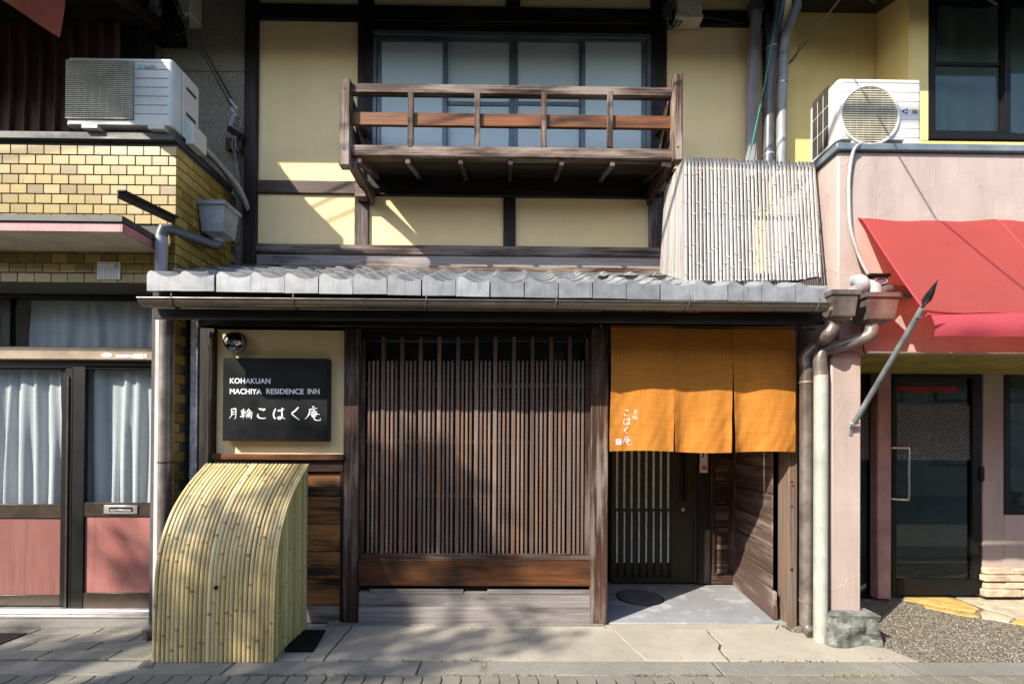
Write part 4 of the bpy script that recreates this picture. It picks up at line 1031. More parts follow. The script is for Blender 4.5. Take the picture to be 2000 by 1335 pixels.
obj('pipe', MB().tube([(xp, -.21, P(325, 596, -.2).z+.04), (xp, -.21, .12), (xp-.01, -.22, .07), (xp-.05, -.27, .035), (xp-.07, -.30, .03)], .045, 16), MAT['pipe_brown'], RQ)
for y in (617, 902):
    z = P(325, y, -.2).z; obj('pipe_clip', MB().tube([(xp, -.21, z-.006), (xp, -.21, z+.006)], .049, 16), MAT['iron'], RQ); obj('clip_pin', MB().tube([(xp+.03, -.20, z), (xp+.06, -.12, z-.03)], .004, 6), MAT['iron'], RQ)
obj('flashing', MB().prism([(Xc+.005, -.22, R0.z+.15), (Xc+.005, -.22, R0.z+.165), (Xc+.005, .6, R0.z+.50), (Xc+.005, .6, R0.z+.48)], (.2, 0, 0)), MAT['flashing'], H)

# ================================================================== AIR CONDITIONERS
def ac_unit(label, loc, X0, X1, Y0, dep, z0, z1, round_grille):
    A = thing('air_conditioner', label, 'air conditioner', loc); Wd, Ht = X1-X0, z1-z0
    m = MB(); r = .035; n_ = 6
    def ring(z, ins):
        pts = []
        for cx, cy, s0 in ((X0+r, Y0+r, math.pi), (X1-r, Y0+r, 1.5*math.pi), (X1-.012, Y0+dep-.012, 0), (X0+.012, Y0+dep-.012, .5*math.pi)):
            rr_ = r if cy < Y0+dep/2 else .012
            for k in range(n_+1):
                t = s0+k/n_*math.pi/2; pts.append(Vector((cx+(rr_-ins)*math.cos(t), cy+(rr_-ins)*math.sin(t), z)))
        return pts
    m.loft([ring(z0+.03, .004), ring(z0+.034, 0), ring(z1-.018, 0), ring(z1-.008, .003), ring(z1, .012)])
    K = obj('casing', m, MAT['white_ac'], A)
    for fx in (.16, .78): obj('foot', MB().box(X0+Wd*fx, X0+Wd*fx+.12, Y0-.005, Y0+dep, z0, z0+.031, .003), MAT['white_ac'], A)
    obj('lid_line', MB().box(X0+r, X1-r, Y0-.0015, Y0+.004, z1-.034, z1-.031, 0), MAT['cable_grey'], K)
    return A, K, Wd, Ht
yl = -.17; q = PB(127, 112, 336, 258, yl); zbase = zc+.061
A1, K1, W1, H1 = ac_unit('ivory air conditioner with square louvred grille on the tiled parapet', (q[0]+.4, yl+.15, zbase), q[0], q[1], yl, .30, zbase, q[3], False)
gx0, gx1, gz0, gz1 = q[0]+.012, P(262, 180, yl).x, zbase+.065, q[3]-.03
gr1 = obj('grille', MB().box(gx0, gx1, yl-.002, yl+.004, gz0, gz1, 0), MAT['fin'], A1)
lm = MB(); nl = 30
for k in range(nl):
    z = gz0+(gz1-gz0)*(k+.5)/nl; lm.box(gx0, gx1, yl-.012, yl-.003, z-.0042, z+.0042, .001)
for k in range(9):
    x = gx0+(gx1-gx0)*(k+.5)/9; lm.box(x-.0015, x+.0015, yl-.009, yl-.004, gz0, gz1, 0)
obj('louvres', lm, MAT['louver'], gr1, kind='stuff')
for k in range(6):
    z = gz0+(gz1-gz0)*(k+.75)/6.6; obj('seam', MB().box(gx1+.006, q[1]-.03, yl-.003, yl+.003, z-.002, z+.002, 0), MAT['cable_grey'], A1)
tri = MB(); c = P(268, 125.5, yl-.003); tri.add([c, c+Vector((.036, 0, 0)), c+Vector((.014, 0, -.036))], [(0, 1, 2)])
MAT['skyblue'] = plain('sky_blue_mark', (.16, .52, .66), .5); MAT['blue'] = plain('navy_blue_mark', (.03, .08, .30), .5)
obj('logo_mark', tri, MAT['skyblue'], A1); fit_text('DAIKIN', 281, 304, 134, yl-.003, A1, MAT['cable_grey'], 7, .0)
sx = q[1]; obj('service_cover', MB().box(sx-.002, sx+.014, yl+.10, yl+.27, zbase+.02, zbase+.52, .006), MAT['white_ac'], A1)
obj('pipe_cover', MB().prism([(sx+.012, yl+.13, zbase-.02), (sx+.075, yl+.13, zbase-.02), (sx+.075, yl+.13, zbase+.13), (sx+.012, yl+.13, zbase+.20)], (0, .15, 0)), MAT['white_ac'], A1)
for zv in (.20, .40): obj('vent_slot', MB().box(sx+.012, sx+.0155, yl+.13, yl+.24, zbase+zv, zbase+zv+.03, .001), MAT['fin'], A1)
hose = thing('refrigerant_hose', 'thick grey insulated hose running from the ivory unit to the stucco wall', 'hose', (sx+.05, .15, zbase))
obj('hose', MB().tube(smooth_poly([(sx+.05, yl+.25, zbase+.05), (sx+.05, .22, zbase+.045), (sx+.07, .34, zbase-.02+.03), (sx+.10, .50, zbase-.05), (sx+.12, .62, zbase-.18), (sx+.12, .64, zbase-.3)], 5), .024, 12), MAT['cable_grey'], hose)
obj('drain_tube', MB().tube(smooth_poly([(sx+.05, yl+.25, zbase+.01), (sx+.07, .30, zbase-.01), (sx+.10, .48, zbase-.12), (sx+.13, .58, zbase-.22)], 5), .009, 8), MAT['cable'], hose)

yr_ = -.305; q = PB(1637, 153, 1802, 288, yr_)
zled = P(1800, 281, Ypil-.02).z
A2_, K2, W2, H2 = ac_unit('white air conditioner with round fan grille on the pink wall ledge', ((q[0]+q[1])/2, yr_+.15, zled), q[0], q[1], yr_, .31, zled, q[3], True)
fc = P(1697, 227, yr_); Rf = .212; ring_ = MB(); rg = []
for rr_, yy in ((Rf+.012, .002), (Rf+.008, -.014), (Rf-.004, -.016), (Rf-.010, -.006)): rg.append([Vector((fc.x+rr_*math.cos(t), yr_+yy, fc.z+rr_*math.sin(t))) for t in [2*math.pi*k/48 for k in range(48)]])
ring_.loft(rg, True, False); obj('fan_ring', ring_, MAT['white_ac'], A2_)
fan = obj('fan_guard', MB().tube([(fc.x, yr_-.002, fc.z), (fc.x, yr_+.002, fc.z)], Rf-.006, 48), MAT['fin'], A2_)
lm = MB(); nl = 25
for k in range(nl):
    z = -Rf+2*Rf*(k+.5)/nl; hw = math.sqrt(max(0, (Rf-.008)**2-z*z)); lm.box(fc.x-hw, fc.x+hw, yr_-.012, yr_-.003, fc.z+z-.005, fc.z+z+.004, .001)
for k in range(9):
    x = -Rf+2*Rf*(k+.5)/9; hw = math.sqrt(max(0, (Rf-.008)**2-x*x)); lm.box(fc.x+x-.0015, fc.x+x+.0015, yr_-.009, yr_-.004, fc.z-hw, fc.z+hw, 0)
obj('louvres', lm, MAT['louver'], fan, kind='stuff')
for k in range(7):
    z = zled+.05+k*.066; dz = z-fc.z; hw = math.sqrt(max(0, (Rf+.014)**2-dz*dz)) if abs(dz) < Rf+.014 else 0
    if q[1]-.01-(fc.x+hw) > .03: obj('seam', MB().box(fc.x+hw+.004, q[1]-.02, yr_-.0015, yr_+.003, z-.0015, z+.0015, 0), MAT['cable_grey'], A2_)
    if fc.x-hw-(q[0]+.03) > .02: obj('seam', MB().box(q[0]+.03, fc.x-hw-.004, yr_-.0015, yr_+.003, z-.0015, z+.0015, 0), MAT['cable_grey'], A2_)
mk = MB()
for (x, y, s) in ((1765, 217, 1.0), (1771, 214, .8), (1771, 220.5, .8)):
    c = P(x, y, yr_-.0025); k_ = .017*s; mk.add([c+Vector((-k_, 0, 0)), c+Vector((k_*.8, 0, k_*.9)), c+Vector((k_*.2, 0, 0)), c+Vector((k_*.8, 0, -k_*.9))], [(0, 2, 1), (0, 3, 2)])
obj('logo_mark', mk, MAT['blue'], A2_); bx('label', (1781, 212.5, 1793, 222.5), yr_-.002, .001, MAT['soffit'], A2_, 0); fit_text('R32', 1782.5, 1791.5, 221, yr_-.003, A2_, MAT['black'], 6.5, .01)
sx = q[0]
for i in range(3):
    for j in range(3): obj('coil_opening', MB().box(sx-.003, sx+.003, yr_+.10+i*.062, yr_+.152+i*.062, zled+.05+j*.155, zled+.195+j*.155, 0), MAT['fin'], A2_)

# ================================================================== PINK SHOP (right)
PS = thing('pink_shop', 'pink rendered shop house with dark glass door and slate ledge', 'shop', (4.2, .4, 0))
Xp = P(1637, 350, Ypil).x; zp0, zp1 = P(1800, 690, Ypil).z, P(1800, 297, Ypil).z
obj('rendered_wall', MB().box(Xp, 6.8, Ypil, .64, zp0, zp1, .012), MAT['pink'], PS)
obj('porch_soffit', MB().box(Xp+.19, 6.8, Ypil+.02, .62, zp0-.006, zp0+.02, .001), MAT['mustard'], PS)
q = PB(1622, 690, 1682, 1194, Ypil); obj('corner_pillar', MB().box(q[0], q[1], Ypil-.004, -.06, .15, zp0+.012, .012), MAT['pink'], PS)
obj('ledge_flashing', MB().box(Xp-.03, 6.8, Ypil-.03, .25, zp1-.004, zled-.002, .004), MAT['ledge'], PS)
Yw = .16; xw = P(1775, 150, Yw).x
obj('upper_wall', MB().box(xw, 6.8, Yw, 1.2, zled-.01, P(1900, 276, Yw).z, .004), MAT['yellow'], PS)
obj('upper_wall', MB().box(xw, P(1814, 150, Yw).x, Yw, 1.2, P(1900, 276, Yw).z+.001, 5.7, .004), MAT['yellow'], PS)
obj('back_wall', MB().box(2.46, xw-.002, .50, 1.3, 2.3, 5.7, .004), MAT['yellow'], PS)
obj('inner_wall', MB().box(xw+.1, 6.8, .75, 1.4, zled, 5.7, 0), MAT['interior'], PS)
eave('roof', 2.56, 7.5, -.36, 5.0, 2.2, .40, PS)
UW = bx('upper_window', (1813, 262, 2420, 274), Yw+.0, .08, MAT['darkframe'], PS)
for px in ((1813, -60, 1828, 262), (1964, -60, 1975, 262)): bx('stile', px, Yw+.001, .06, MAT['darkframe'], UW)
bx('sash_rail', (1828, 121, 1965, 128), Yw+.03, .02, MAT['darkframe'], UW); bx('sash_rail', (1828, 255, 1965, 262), Yw+.02, .03, MAT['darkframe'], UW)
bx('pane', (1826, -60, 1966, 258), Yw+.04, .005, MAT['shopglass'], UW, 0); bx('pane', (1973, -60, 2420, 263), Yw+.02, .005, MAT['shopglass'], UW, 0)
curt(1826, 2420, -60, 262, Yw+.22, 12, .02, 'grey net curtain behind the dark upper window of the pink shop', 12)
# ground floor front
Yf = .60
def sb(name, px, dy, d, m, parent=PS, b=.004): return bx(name, px, Yf+dy, d, MAT[m], parent, b)
sb('door_post', (1714, 724, 1742, 1170), -.05, .14, 'postpink', PS, .01)
DR = sb('shop_door', (1742, 718, 1918, 738), .0, .06, 'darkframe')
for px in ((1742, 738, 1752, 1160), (1899, 738, 1918, 1160)): sb('stile', px, .001, .055, 'darkframe', DR)
sb('bottom_rail', (1752, 1131, 1900, 1160), .002, .05, 'darkframe', DR); sb('pane', (1751, 737, 1900, 1133), .025, .006, 'shopglass', DR, 0)
MAT['frostband'] = glass('patterned_film', (.5, .55, .53, 1), .02, .2, (.20, .22, .215, 1), .35, .35)
sb('film_band', (1752, 790, 1899, 898), .020, .002, 'frostband', DR, 0)
p0, p1 = P(1752, 874, Yf-.06), P(1752, 975, Yf-.06); hz = P(1775, 880, Yf-.06).x
obj('door_handle', MB().tube(smooth_poly([(p0.x, Yf+.0, p0.z), (hz-.02, Yf-.05, p0.z), (hz, Yf-.055, p0.z-.02), (hz, Yf-.055, (p0.z+p1.z)/2), (hz, Yf-.055, p1.z+.02), (hz-.02, Yf-.05, p1.z), (p0.x, Yf+.0, p1.z)], 5), .012, 10), MAT['steel'], DR)
for y in (925, 1125): sb('hinge', (1916, y-14, 1924, y+14), -.012, .03, 'black', DR)
sb('front_wall', (1920, 724, 1961, 1166), .0, .12, 'pink', PS, .006); sb('front_wall', (1961, 1006, 2420, 1166), .001, .12, 'pink', PS, .004); sb('front_wall', (1961, 700, 2420, 718), .001, .12, 'pink', PS, .004)
FW = sb('front_window', (1961, 990, 2420, 1006), .02, .08, 'darkframe'); sb('stile', (1961, 716, 1974, 990), .021, .08, 'darkframe', FW); sb('pane', (1972, 716, 2420, 992), .05, .005, 'shopglass', FW, 0)
SW = sb('side_light', (1682, 1160, 1714, 1170), .03, .06, 'darkframe'); sb('stile', (1700, 724, 1715, 1160), .03, .05, 'darkframe', SW); sb('pane', (1660, 724, 1702, 1165), .05, .005, 'shopglass', SW, 0); sb('film_band', (1660, 790, 1700, 898), .045, .002, 'frostband', SW, 0)
for ya in (706, 714, 720): sb('louvre_slat', (1682, ya, 1713, ya+4), .0, .02, 'mustard', SW, .001)
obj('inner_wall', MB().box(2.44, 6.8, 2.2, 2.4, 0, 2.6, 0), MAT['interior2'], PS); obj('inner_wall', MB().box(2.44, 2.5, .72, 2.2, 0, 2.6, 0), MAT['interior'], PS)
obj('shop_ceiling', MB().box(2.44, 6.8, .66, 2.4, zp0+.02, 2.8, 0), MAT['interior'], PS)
k = 0
for (xa_, xb_, ya, yb_) in ((1926, 1982, 1108, 1122), (1925, 2003, 1123, 1136), (1926, 1965, 1137, 1150), (1966, 2010, 1137, 1150), (1926, 1998, 1151, 1166), (1984, 2040, 1110, 1122), (2004, 2060, 1123, 1136), (2011, 2060, 1137, 1150), (1999, 2060, 1151, 1166)):
    k += 1; sb('stone', (xa_+.5, ya+.5, xb_-.5, yb_-.5), -.045-.01*(k % 3), .045+.01*(k % 3)-.001, 'stonebrick', PS, .007)
# stone under the pillar
def rock(name, label, c, sx_, sy_, sz_):
    bm = bmesh.new(); bmesh.ops.create_cube(bm, size=1); bmesh.ops.subdivide_edges(bm, edges=bm.edges, cuts=9, use_grid_fill=True)
    from mathutils import noise
    for v in bm.verts:
        q = v.co.copy(); cell = noise.cell_vector(q*3.1+Vector((3, 1, 7))); n1 = noise.noise(q*1.8+Vector((3, 1, 7))); n2 = noise.turbulence(q*3.0, 3, True)
        rnd = q.normalized()*.62; q = q.lerp(rnd, .10); q += v.normal*(.10*n1+.09*n2-.05)*(.25 if q.z > .42 else 1); q += (cell-Vector((.5, .5, .5)))*.035*(0 if q.z > .42 else 1)
        v.co = Vector((q.x*sx_, q.y*sy_, q.z*sz_))
    me = bpy.data.meshes.new(name); bm.to_mesh(me); bm.free()
    for p in me.polygons: p.use_smooth = True
    me.set_sharp_from_angle(angle=math.radians(14)); return obj(name, me, MAT['rock'], None, c, label=label, cat='rock')
rock('base_rock', 'rough green-grey rock under the foot of the pink pillar', (2.47, -.22, .095), .37, .36, .25)

# ---- awning
AW = thing('awning', 'faded red canvas awning sloping out from the pink shop wall', 'awning', (4, -.5, 2.2))
Xa = P(1675, 428, Ypil).x; zt_ = P(1675, 427, Ypil).z; Yfr = -.82; zfr = P(1800, 606, Yfr).z
sec = [(Ypil-.005, zt_), (Ypil-.05, zt_-.035)] + [(Ypil-.05+(Yfr-Ypil+.05)*t, zt_-.035+(zfr-zt_+.035)*t-.012*math.sin(math.pi*t)) for t in [k/10 for k in range(1, 11)]]
xsW = [Xa, Xa+.02, Xa+.4, Xa+.80]
cols = [(Xa, Xa+1.0), (Xa+1.004, Xa+2.0), (Xa+2.004, Xa+3.0)]
for xa_, xb_ in cols: obj('canvas_panel', MB().sheet([[(xa_+(xb_-xa_)*k/8, y, z-.014*math.sin(k/8*math.pi)-.006*math.sin(k*1.7+y*9)) for k in range(9)] for y, z in sec]), MAT['awning'], AW, smooth=80)
for xs_ in (Xa+.003, Xa+1.002, Xa+2.002): obj('seam', MB().tube([(xs_, y, z+.003) for y, z in sec], .006, 6), MAT['valance'], AW)
obj('front_bar', MB().tube([(Xa+.03, Yfr+.02, zfr-.02), (6.0, Yfr+.02, zfr-.02)], .012, 8), MAT['valance'], AW)
zv = P(1900, 658, Yfr).z; g = []
for i in range(8):
    v = i/7; g.append([(Xa+.04+k*.06+.01*v, Yfr-.004-.03*math.sin(v*2.6)*(.5+.5*math.sin(k*.21+.4))-.012*v*math.sin(k*.9), zfr-.03-(zfr-.03-zv)*v+.02*(1-v)*math.sin(k*.12)) for k in range(52)])
obj('valance', MB().sheet(g), MAT['valance'], AW, smooth=80)
0 and obj('side_arm', MB().tube([(Xa+.03, Ypil-.01, zfr+.18), (Xa+.03, Yfr+.02, zfr-.01)], .010, 8), MAT['pipe_dark'], AW)

# ---- spear on the pillar
SPR = thing('ornamental_spear', 'weathered iron spear leaning out from a steel bracket on the pink pillar', 'spear', P(1663, 835, Ypil))
s0 = P(1668, 826, Ypil-.04); s1 = P(1801, 602, -.93); tip = P(1832, 545, -1.02)
obj('shaft', MB().tube([s0, s1], [.017, .0165], 12), MAT['spearwood'], SPR)
d = (tip-s1).normalized(); sd = d.cross(Vector((0, 1, 0))).normalized(); nn = d.cross(sd)
hm = MB(); rows_ = [(s1-d*.02, .008, .008), (s1+d*.02, .012, .010), (s1+d*.05, .030, .008), (s1+d*.09, .024, .007), (tip, .001, .001)]
hm.loft([[c+sd*a_, c+nn*b_, c-sd*a_, c-nn*b_] for c, a_, b_ in rows_]); obj('spearhead', hm, MAT['iron'], SPR, smooth=0)
obj('rivet', MB().tube([s1-d*.06-Vector((.0, .03, 0)), s1-d*.06+Vector((0, .01, 0))], .007, 8), MAT['steel'], SPR)
br = obj('bracket', MB().pbox(1659, 823, 1666, 850, Ypil-.012, .009, .003), MAT['alu'], SPR); obj('clamp', MB().tube([s0+Vector((-.035, 0, -.01)), s0+Vector((.03, 0, .006))], .014, 10), MAT['alu'], br)
obj('strut', MB().tube([(s0.x-.01, Ypil-.008, s0.z-.005), tuple(s0)], .010, 8), MAT['alu'], br)

# ================================================================== PIPES ON THE RIGHT
def vpipe(label, r, mat, paths, loc, clips=(), cmat='alu'):
    t = thing('drainpipe', label, 'drainpipe', loc)
    for pts in paths: obj('pipe', MB().tube(pts, r, 16), MAT[mat], t)
    for p in clips: obj('pipe_clip', MB().tube([(p[0], p[1], p[2]-.007), (p[0], p[1], p[2]+.007)], r+.004, 16), MAT[cmat], t)
    return t
xA, yA = P(1575, 900, -.20).x, -.20; xB, yB = P(1603, 900, -.30).x, -.30
zA = P(1575, 694, yA).z; zB = P(1603, 690, yB).z
h1 = P(1636, 600, -.47); h2 = P(1703, 604, -.42); n1 = P(1625, 640, -.44); n2 = P(1701, 645, -.42)
PA = vpipe('brown drainpipe with hopper at the gutter end, open at the bottom', .046, 'pipe_brown', [smooth_poly([(n1.x, n1.y, n1.z+.06), tuple(n1), (n1.x-.02, n1.y+.02, n1.z-.05), (xA+.06, yA-.06, zA+.08), (xA, yA, zA), (xA, yA, zA-.08)], 4), [(xA, yA, zA-.08), (xA, yA, 1.2), (xA, yA, .09), (xA+.006, yA-.02, .055), (xA+.01, yA-.06, .035)]], (xA, yA, 0), ((xA, yA, .26), (xA, yA, zA-.2)), 'bronze_tan')
hopper(PA, h1.x, h1.y, h1.z-.075, h1.z+.095, .17, .15, .15, .12, MAT['pipe_brown'])
PBp = vpipe('pale grey-green drainpipe with brown hopper in front of the pink shop', .046, 'pipe_pale', [[(xB, yB, zB-.16), (xB, yB, 1.0), (xB, yB, .0)]], (xB, yB, 0))
obj('upper_pipe', MB().tube(smooth_poly([(n2.x, n2.y, n2.z+.07), tuple(n2), (n2.x-.03, n2.y+.01, n2.z-.045), (xB+.10, yB-.03, zB+.045), (xB, yB, zB), (xB, yB, zB-.17)], 4), .045, 16), MAT['pipe_brown'], PBp)  # brown here is partly the metal, partly the eave shade painted in
hopper(PBp, h2.x+.01, h2.y, h2.z-.085, h2.z+.09, .22, .18, .17, .14, MAT['pipe_brown'])
# vinyl pipes that empty into the hoppers
v1 = thing('vinyl_pipe', 'fat grey vinyl pipe crossing the roof corner into the first hopper', 'pipe', (h1.x, h1.y+.1, h1.z))
obj('pipe', MB().tube(smooth_poly([P(1560, 520, .1), P(1612, 537, -.10), P(1662, 549, -.26), P(1680, 548, -.34), P(1684, 560, -.40), P(1665, 572, -.44), P(1642, 590, -.47)], 4), .044, 16), MAT['pipe_grey'], v1)
v2 = thing('vinyl_pipe', 'short white-grey vinyl elbow standing in the second hopper', 'pipe', tuple(h2))
obj('pipe', MB().tube(smooth_poly([P(1662, 552, -.20), P(1690, 556, -.36), P(1706, 562, -.40), P(1709, 572, -.42), P(1709, 592, -.42)], 4), .042, 16), MAT['pipe_grey'], v2)
v3 = thing('vinyl_pipe', 'dark grey vinyl elbow coming from under the red awning', 'pipe', (h2.x+.05, h2.y, h2.z))
obj('pipe', MB().tube(smooth_poly([P(1790, 572, -.32), P(1752, 566, -.36), P(1728, 567, -.39), P(1718, 575, -.41), P(1716, 592, -.42)], 4), .034, 14), MAT['pipe_dark'], v3)
hd_ = thing('vent_hood', 'small dark vent hood on the pink wall beside the awning edge', 'vent', P(1722, 560, Ypil))
bx('hood', (1703, 537, 1737, 558), Ypil-.10, .10, MAT['pipe_dark'], hd_, .008); bx('hood_brim', (1699, 533, 1741, 538), Ypil-.12, .12, MAT['black'], hd_, .003)
c = P(1721, 548, Ypil-.104); obj('oval_opening', MB().tube([c+Vector((.045*math.cos(t), 0, .022*math.sin(t))) for t in [2*math.pi*k/20 for k in range(21)]], .003, 6), MAT['pipe_lilac'], hd_)
# upper pipes between the houses
def P3(l, Y): return [tuple(P(x, y, Y)) for x, y in l]
q1 = thing('drainpipe', 'square lilac-grey downpipe on the ochre upper wall', 'drainpipe', P(1468, 310, Yu-.06))
pp = P3([(1477, -70), (1476, 40), (1468, 180), (1466, 345)], Yu-.065); m = MB(); m.loft([[Vector(p)+Vector((s_*.038, t_*.03, 0)) for s_, t_ in ((-1,-1),(1,-1),(1,1),(-1,1))] for p in pp]); obj('pipe', m, MAT['pipe_lilac'], q1, smooth=30)
cc = P(1476, 22, Yu-.065); obj('pipe_collar', MB().box(cc.x-.055, cc.x+.055, cc.y-.045, cc.y+.045, cc.z-.03, cc.z+.09, .006), MAT['pipe_dark'], q1)
vpipe('dark iron downpipe between the ochre wall and the yellow wall', .042, 'pipe_dark', [P3([(1533, -60), (1519, 40), (1509, 75), (1502, 180), (1500, 345)], .42)], P(1500, 320, .42), [tuple(P(1507, 95, .42)), tuple(P(1501, 303, .42))])
vpipe('thin grey conduit clipped between two downpipes', .012, 'pipe_grey', [P3([(1529, -40), (1524, 45), (1518, 200), (1516, 345)], .44)], P(1516, 320, .44))
vpipe('slanting grey downpipe bending down the yellow wall', .040, 'pipe_grey', [P3([(1588, -50), (1562, 0), (1541, 52), (1535, 66), (1532, 84), (1527, 180), (1525, 345)], .40)], P(1525, 320, .40), [tuple(P(1530, 107, .40)), tuple(P(1528, 164, .40))])
q2 = thing('drainpipe', 'square grey downpipe behind the white air conditioner', 'drainpipe', P(1735, 160, .44))
pp = P3([(1752, -60), (1738, 28), (1733, 48), (1733, 200)], .44); m = MB(); m.loft([[Vector(p)+Vector((s_*.045, t_*.035, 0)) for s_, t_ in ((-1,-1),(1,-1),(1,1),(-1,1))] for p in pp]); obj('pipe', m, MAT['pipe_lilac'], q2, smooth=30)

# ================================================================== SMALL THINGS
# manhole cover in the porch floor
mc = G(1250, 1166, .012); MC = thing('manhole_cover', 'round dark cast-iron manhole cover in the porch floor', 'manhole', (mc.x, mc.y, .012))
obj('rim', MB().tube([(mc.x, mc.y, .0125), (mc.x, mc.y, .017)], .215, 40), MAT['iron'], MC); obj('lid', MB().tube([(mc.x, mc.y, .014), (mc.x, mc.y, .021)], .198, 40), MAT['manhole'], MC)
st = MB()
for i in range(-8, 9):
    for j in range(-8, 9):
        x, y = i*.022+(j % 2)*.011, j*.02
        if x*x+y*y < .18**2: st.box(mc.x+x-.007, mc.x+x+.007, mc.y+y-.005, mc.y+y+.005, .021, .0235, .001)
obj('tread_studs', st, MAT['manhole'], MC, kind='stuff')
# drain grate before the tiled house
ga, gb = G(-90, 1280), G(45, 1240); DG = thing('drain_grate', 'black iron drain grate set in the buff paving', 'grate', ((ga.x+gb.x)/2, (ga.y+gb.y)/2, 0))
gx0, gx1, gy0, gy1 = ga.x-.3, gb.x-.005, -.45, -.194
obj('pit', MB().box(gx0, gx1, gy0, gy1, -.03, -.006, 0), MAT['black'], DG)
for s_ in (0, 1): obj('frame_bar', MB().box((gx0, gx1-.02)[s_], (gx0+.02, gx1)[s_], gy0, gy1, -.006, .006, .002), MAT['iron'], DG)
for y in (gy0, gy1-.02): obj('frame_bar', MB().box(gx0+.02, gx1-.02, y, y+.02, -.006, .006, .002), MAT['iron'], DG)
for k in range(24):
    x = gx0+.03+k*(gx1-gx0-.06)/24; obj('grate_bar', MB().box(x, x+.012, gy0+.02, gy1-.02, -.006, .004, .001), MAT['iron'], DG)
lv = thing('drain_cover', 'small slotted steel drain cover in the kerb beside the bamboo fence', 'drain cover', (G(285, 1297).x, G(285, 1297).y, 0))
for k in range(5):
    a_, b_ = G(270+k*6, 1302), G(282+k*5.2, 1289); obj('bar', MB().tube([(a_.x, a_.y, .001), (b_.x, b_.y, .001)], .006, 6), MAT['alu'], lv)
# dark red canvas hanging in the upper left corner
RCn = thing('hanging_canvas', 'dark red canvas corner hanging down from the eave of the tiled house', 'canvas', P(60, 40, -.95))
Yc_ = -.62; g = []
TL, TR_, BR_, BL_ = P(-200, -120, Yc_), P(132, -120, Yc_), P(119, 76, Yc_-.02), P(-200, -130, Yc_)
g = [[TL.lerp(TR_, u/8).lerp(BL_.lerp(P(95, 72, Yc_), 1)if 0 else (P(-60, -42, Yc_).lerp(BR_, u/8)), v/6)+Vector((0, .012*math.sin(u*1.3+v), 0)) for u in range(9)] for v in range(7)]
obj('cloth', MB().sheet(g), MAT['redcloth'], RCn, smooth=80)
# electric boxes and cables
EB = thing('junction_box', 'cream plastic electric box under the top beam of the townhouse', 'electric box', P(1347, 33, Yu-.1))
bx('case', (1325, -50, 1371, 27), Yu-.11, .11, MAT['soffit'], EB, .006); bx('drip_edge', (1321, 26, 1374, 34), Yu-.118, .118, MAT['soffit'], EB, .004); bx('label_plate', (1347, 15, 1371, 23), Yu-.112, .001, MAT['white'], EB, 0)
bx('print', (1349, 17, 1369, 18.2), Yu-.1128, .0006, MAT['blue'], EB, 0); bx('print', (1349, 20, 1365, 21.2), Yu-.1128, .0006, MAT['blue'], EB, 0)
def cable(name, label, pts, r, mat, n=5): return obj(name, MB().tube(smooth_poly([tuple(p) for p in pts], n), r, 6), MAT[mat], label=label, cat='cable')
CN_ = thing('cable_connector', 'grey cable connectors bunched beside the cream electric box', 'connector', P(1308, 50, Yu-.05))
for k, x in enumerate((1298, 1304, 1310)):
    a_ = P(x, 8, Yu-.05); b_ = P(x-1, 32+k*3, Yu-.06); obj('plug', MB().tube([a_, b_], .018, 8), MAT['pipe_dark'], CN_)
    obj('lead', MB().tube(smooth_poly([tuple(b_), tuple(P(x+2, 50, Yu-.07)), tuple(P(x+14, 58-k*3, Yu-.06)), tuple(P(1326+k*5, 34, Yu-.1))], 5), .006, 6), MAT['cable_grey' if k == 1 else 'cable'], CN_)
cable('cable', 'slack black cable looping under the top beam beside the grey downpipe', [P(1375, 33, Yu-.02), P(1420, 40, Yu-.02), P(1440, 46, Yu-.02), P(1475, 36, Yu-.02)], .007, 'cable')
cable('cord', 'thin green cord strung diagonally across the square downpipe', [P(1524, -40, .30), P(1512, 60, .30), P(1488, 190, .34), P(1461, 318, .38)], .005, 'cable_green')
cable('cable', 'thin black cable hanging beside the green cord', [P(1497, 120, .40), P(1494, 180, .38), P(1484, 235, .38), P(1473, 318, .38)], .004, 'cable')
w0, w1 = P(1542, 122, .36), P(1640, 0, -.6); cable('service_wire', 'taut black wire tied to the slanting grey downpipe', [w0, w0.lerp(w1, .3), w1, w1+(w1-w0)*2.5], .006, 'cable', 2)
cable('cable', 'slack end of wire dangling from the slanting grey downpipe', [P(1561, 87, .17), P(1557, 105, .24), P(1549, 118, .32), P(1540, 125, .36)], .004, 'cable')
cable('cable', 'grey cable drooping from the white air conditioner past the awning', [P(1682, 282, yr_-.005), P(1672, 287, yr_-.02), P(1664, 305, Ypil-.02), P(1658, 350, Ypil-.02), P(1658, 405, Ypil-.02), P(1662, 450, Ypil-.025), P(1680, 505, Ypil-.03), P(1698, 540, Ypil-.05)], .013, 'cable_grey')
cable('cable', 'thin dark cable beside the drooping grey air conditioner cable', [P(1668, 298, Ypil-.012), P(1662, 350, Ypil-.012), P(1661, 420, Ypil-.012), P(1674, 500, Ypil-.02), P(1692, 540, Ypil-.04)], .006, 'cable')
cable('cable', 'pale cable looping below the rain hoppers to the shop corner', [P(1628, 660, Ypil-.03), P(1632, 668, Ypil-.03), P(1655, 676, Ypil-.02), P(1676, 684, Ypil-.02), P(1688, 694, Ypil-.02)], .006, 'cable_grey')
cable('cable', 'black cable hanging straight from the second rain hopper', [P(1683, 632, Ypil-.03), P(1684, 660, Ypil-.02), P(1689, 694, Ypil-.02)], .005, 'cable')
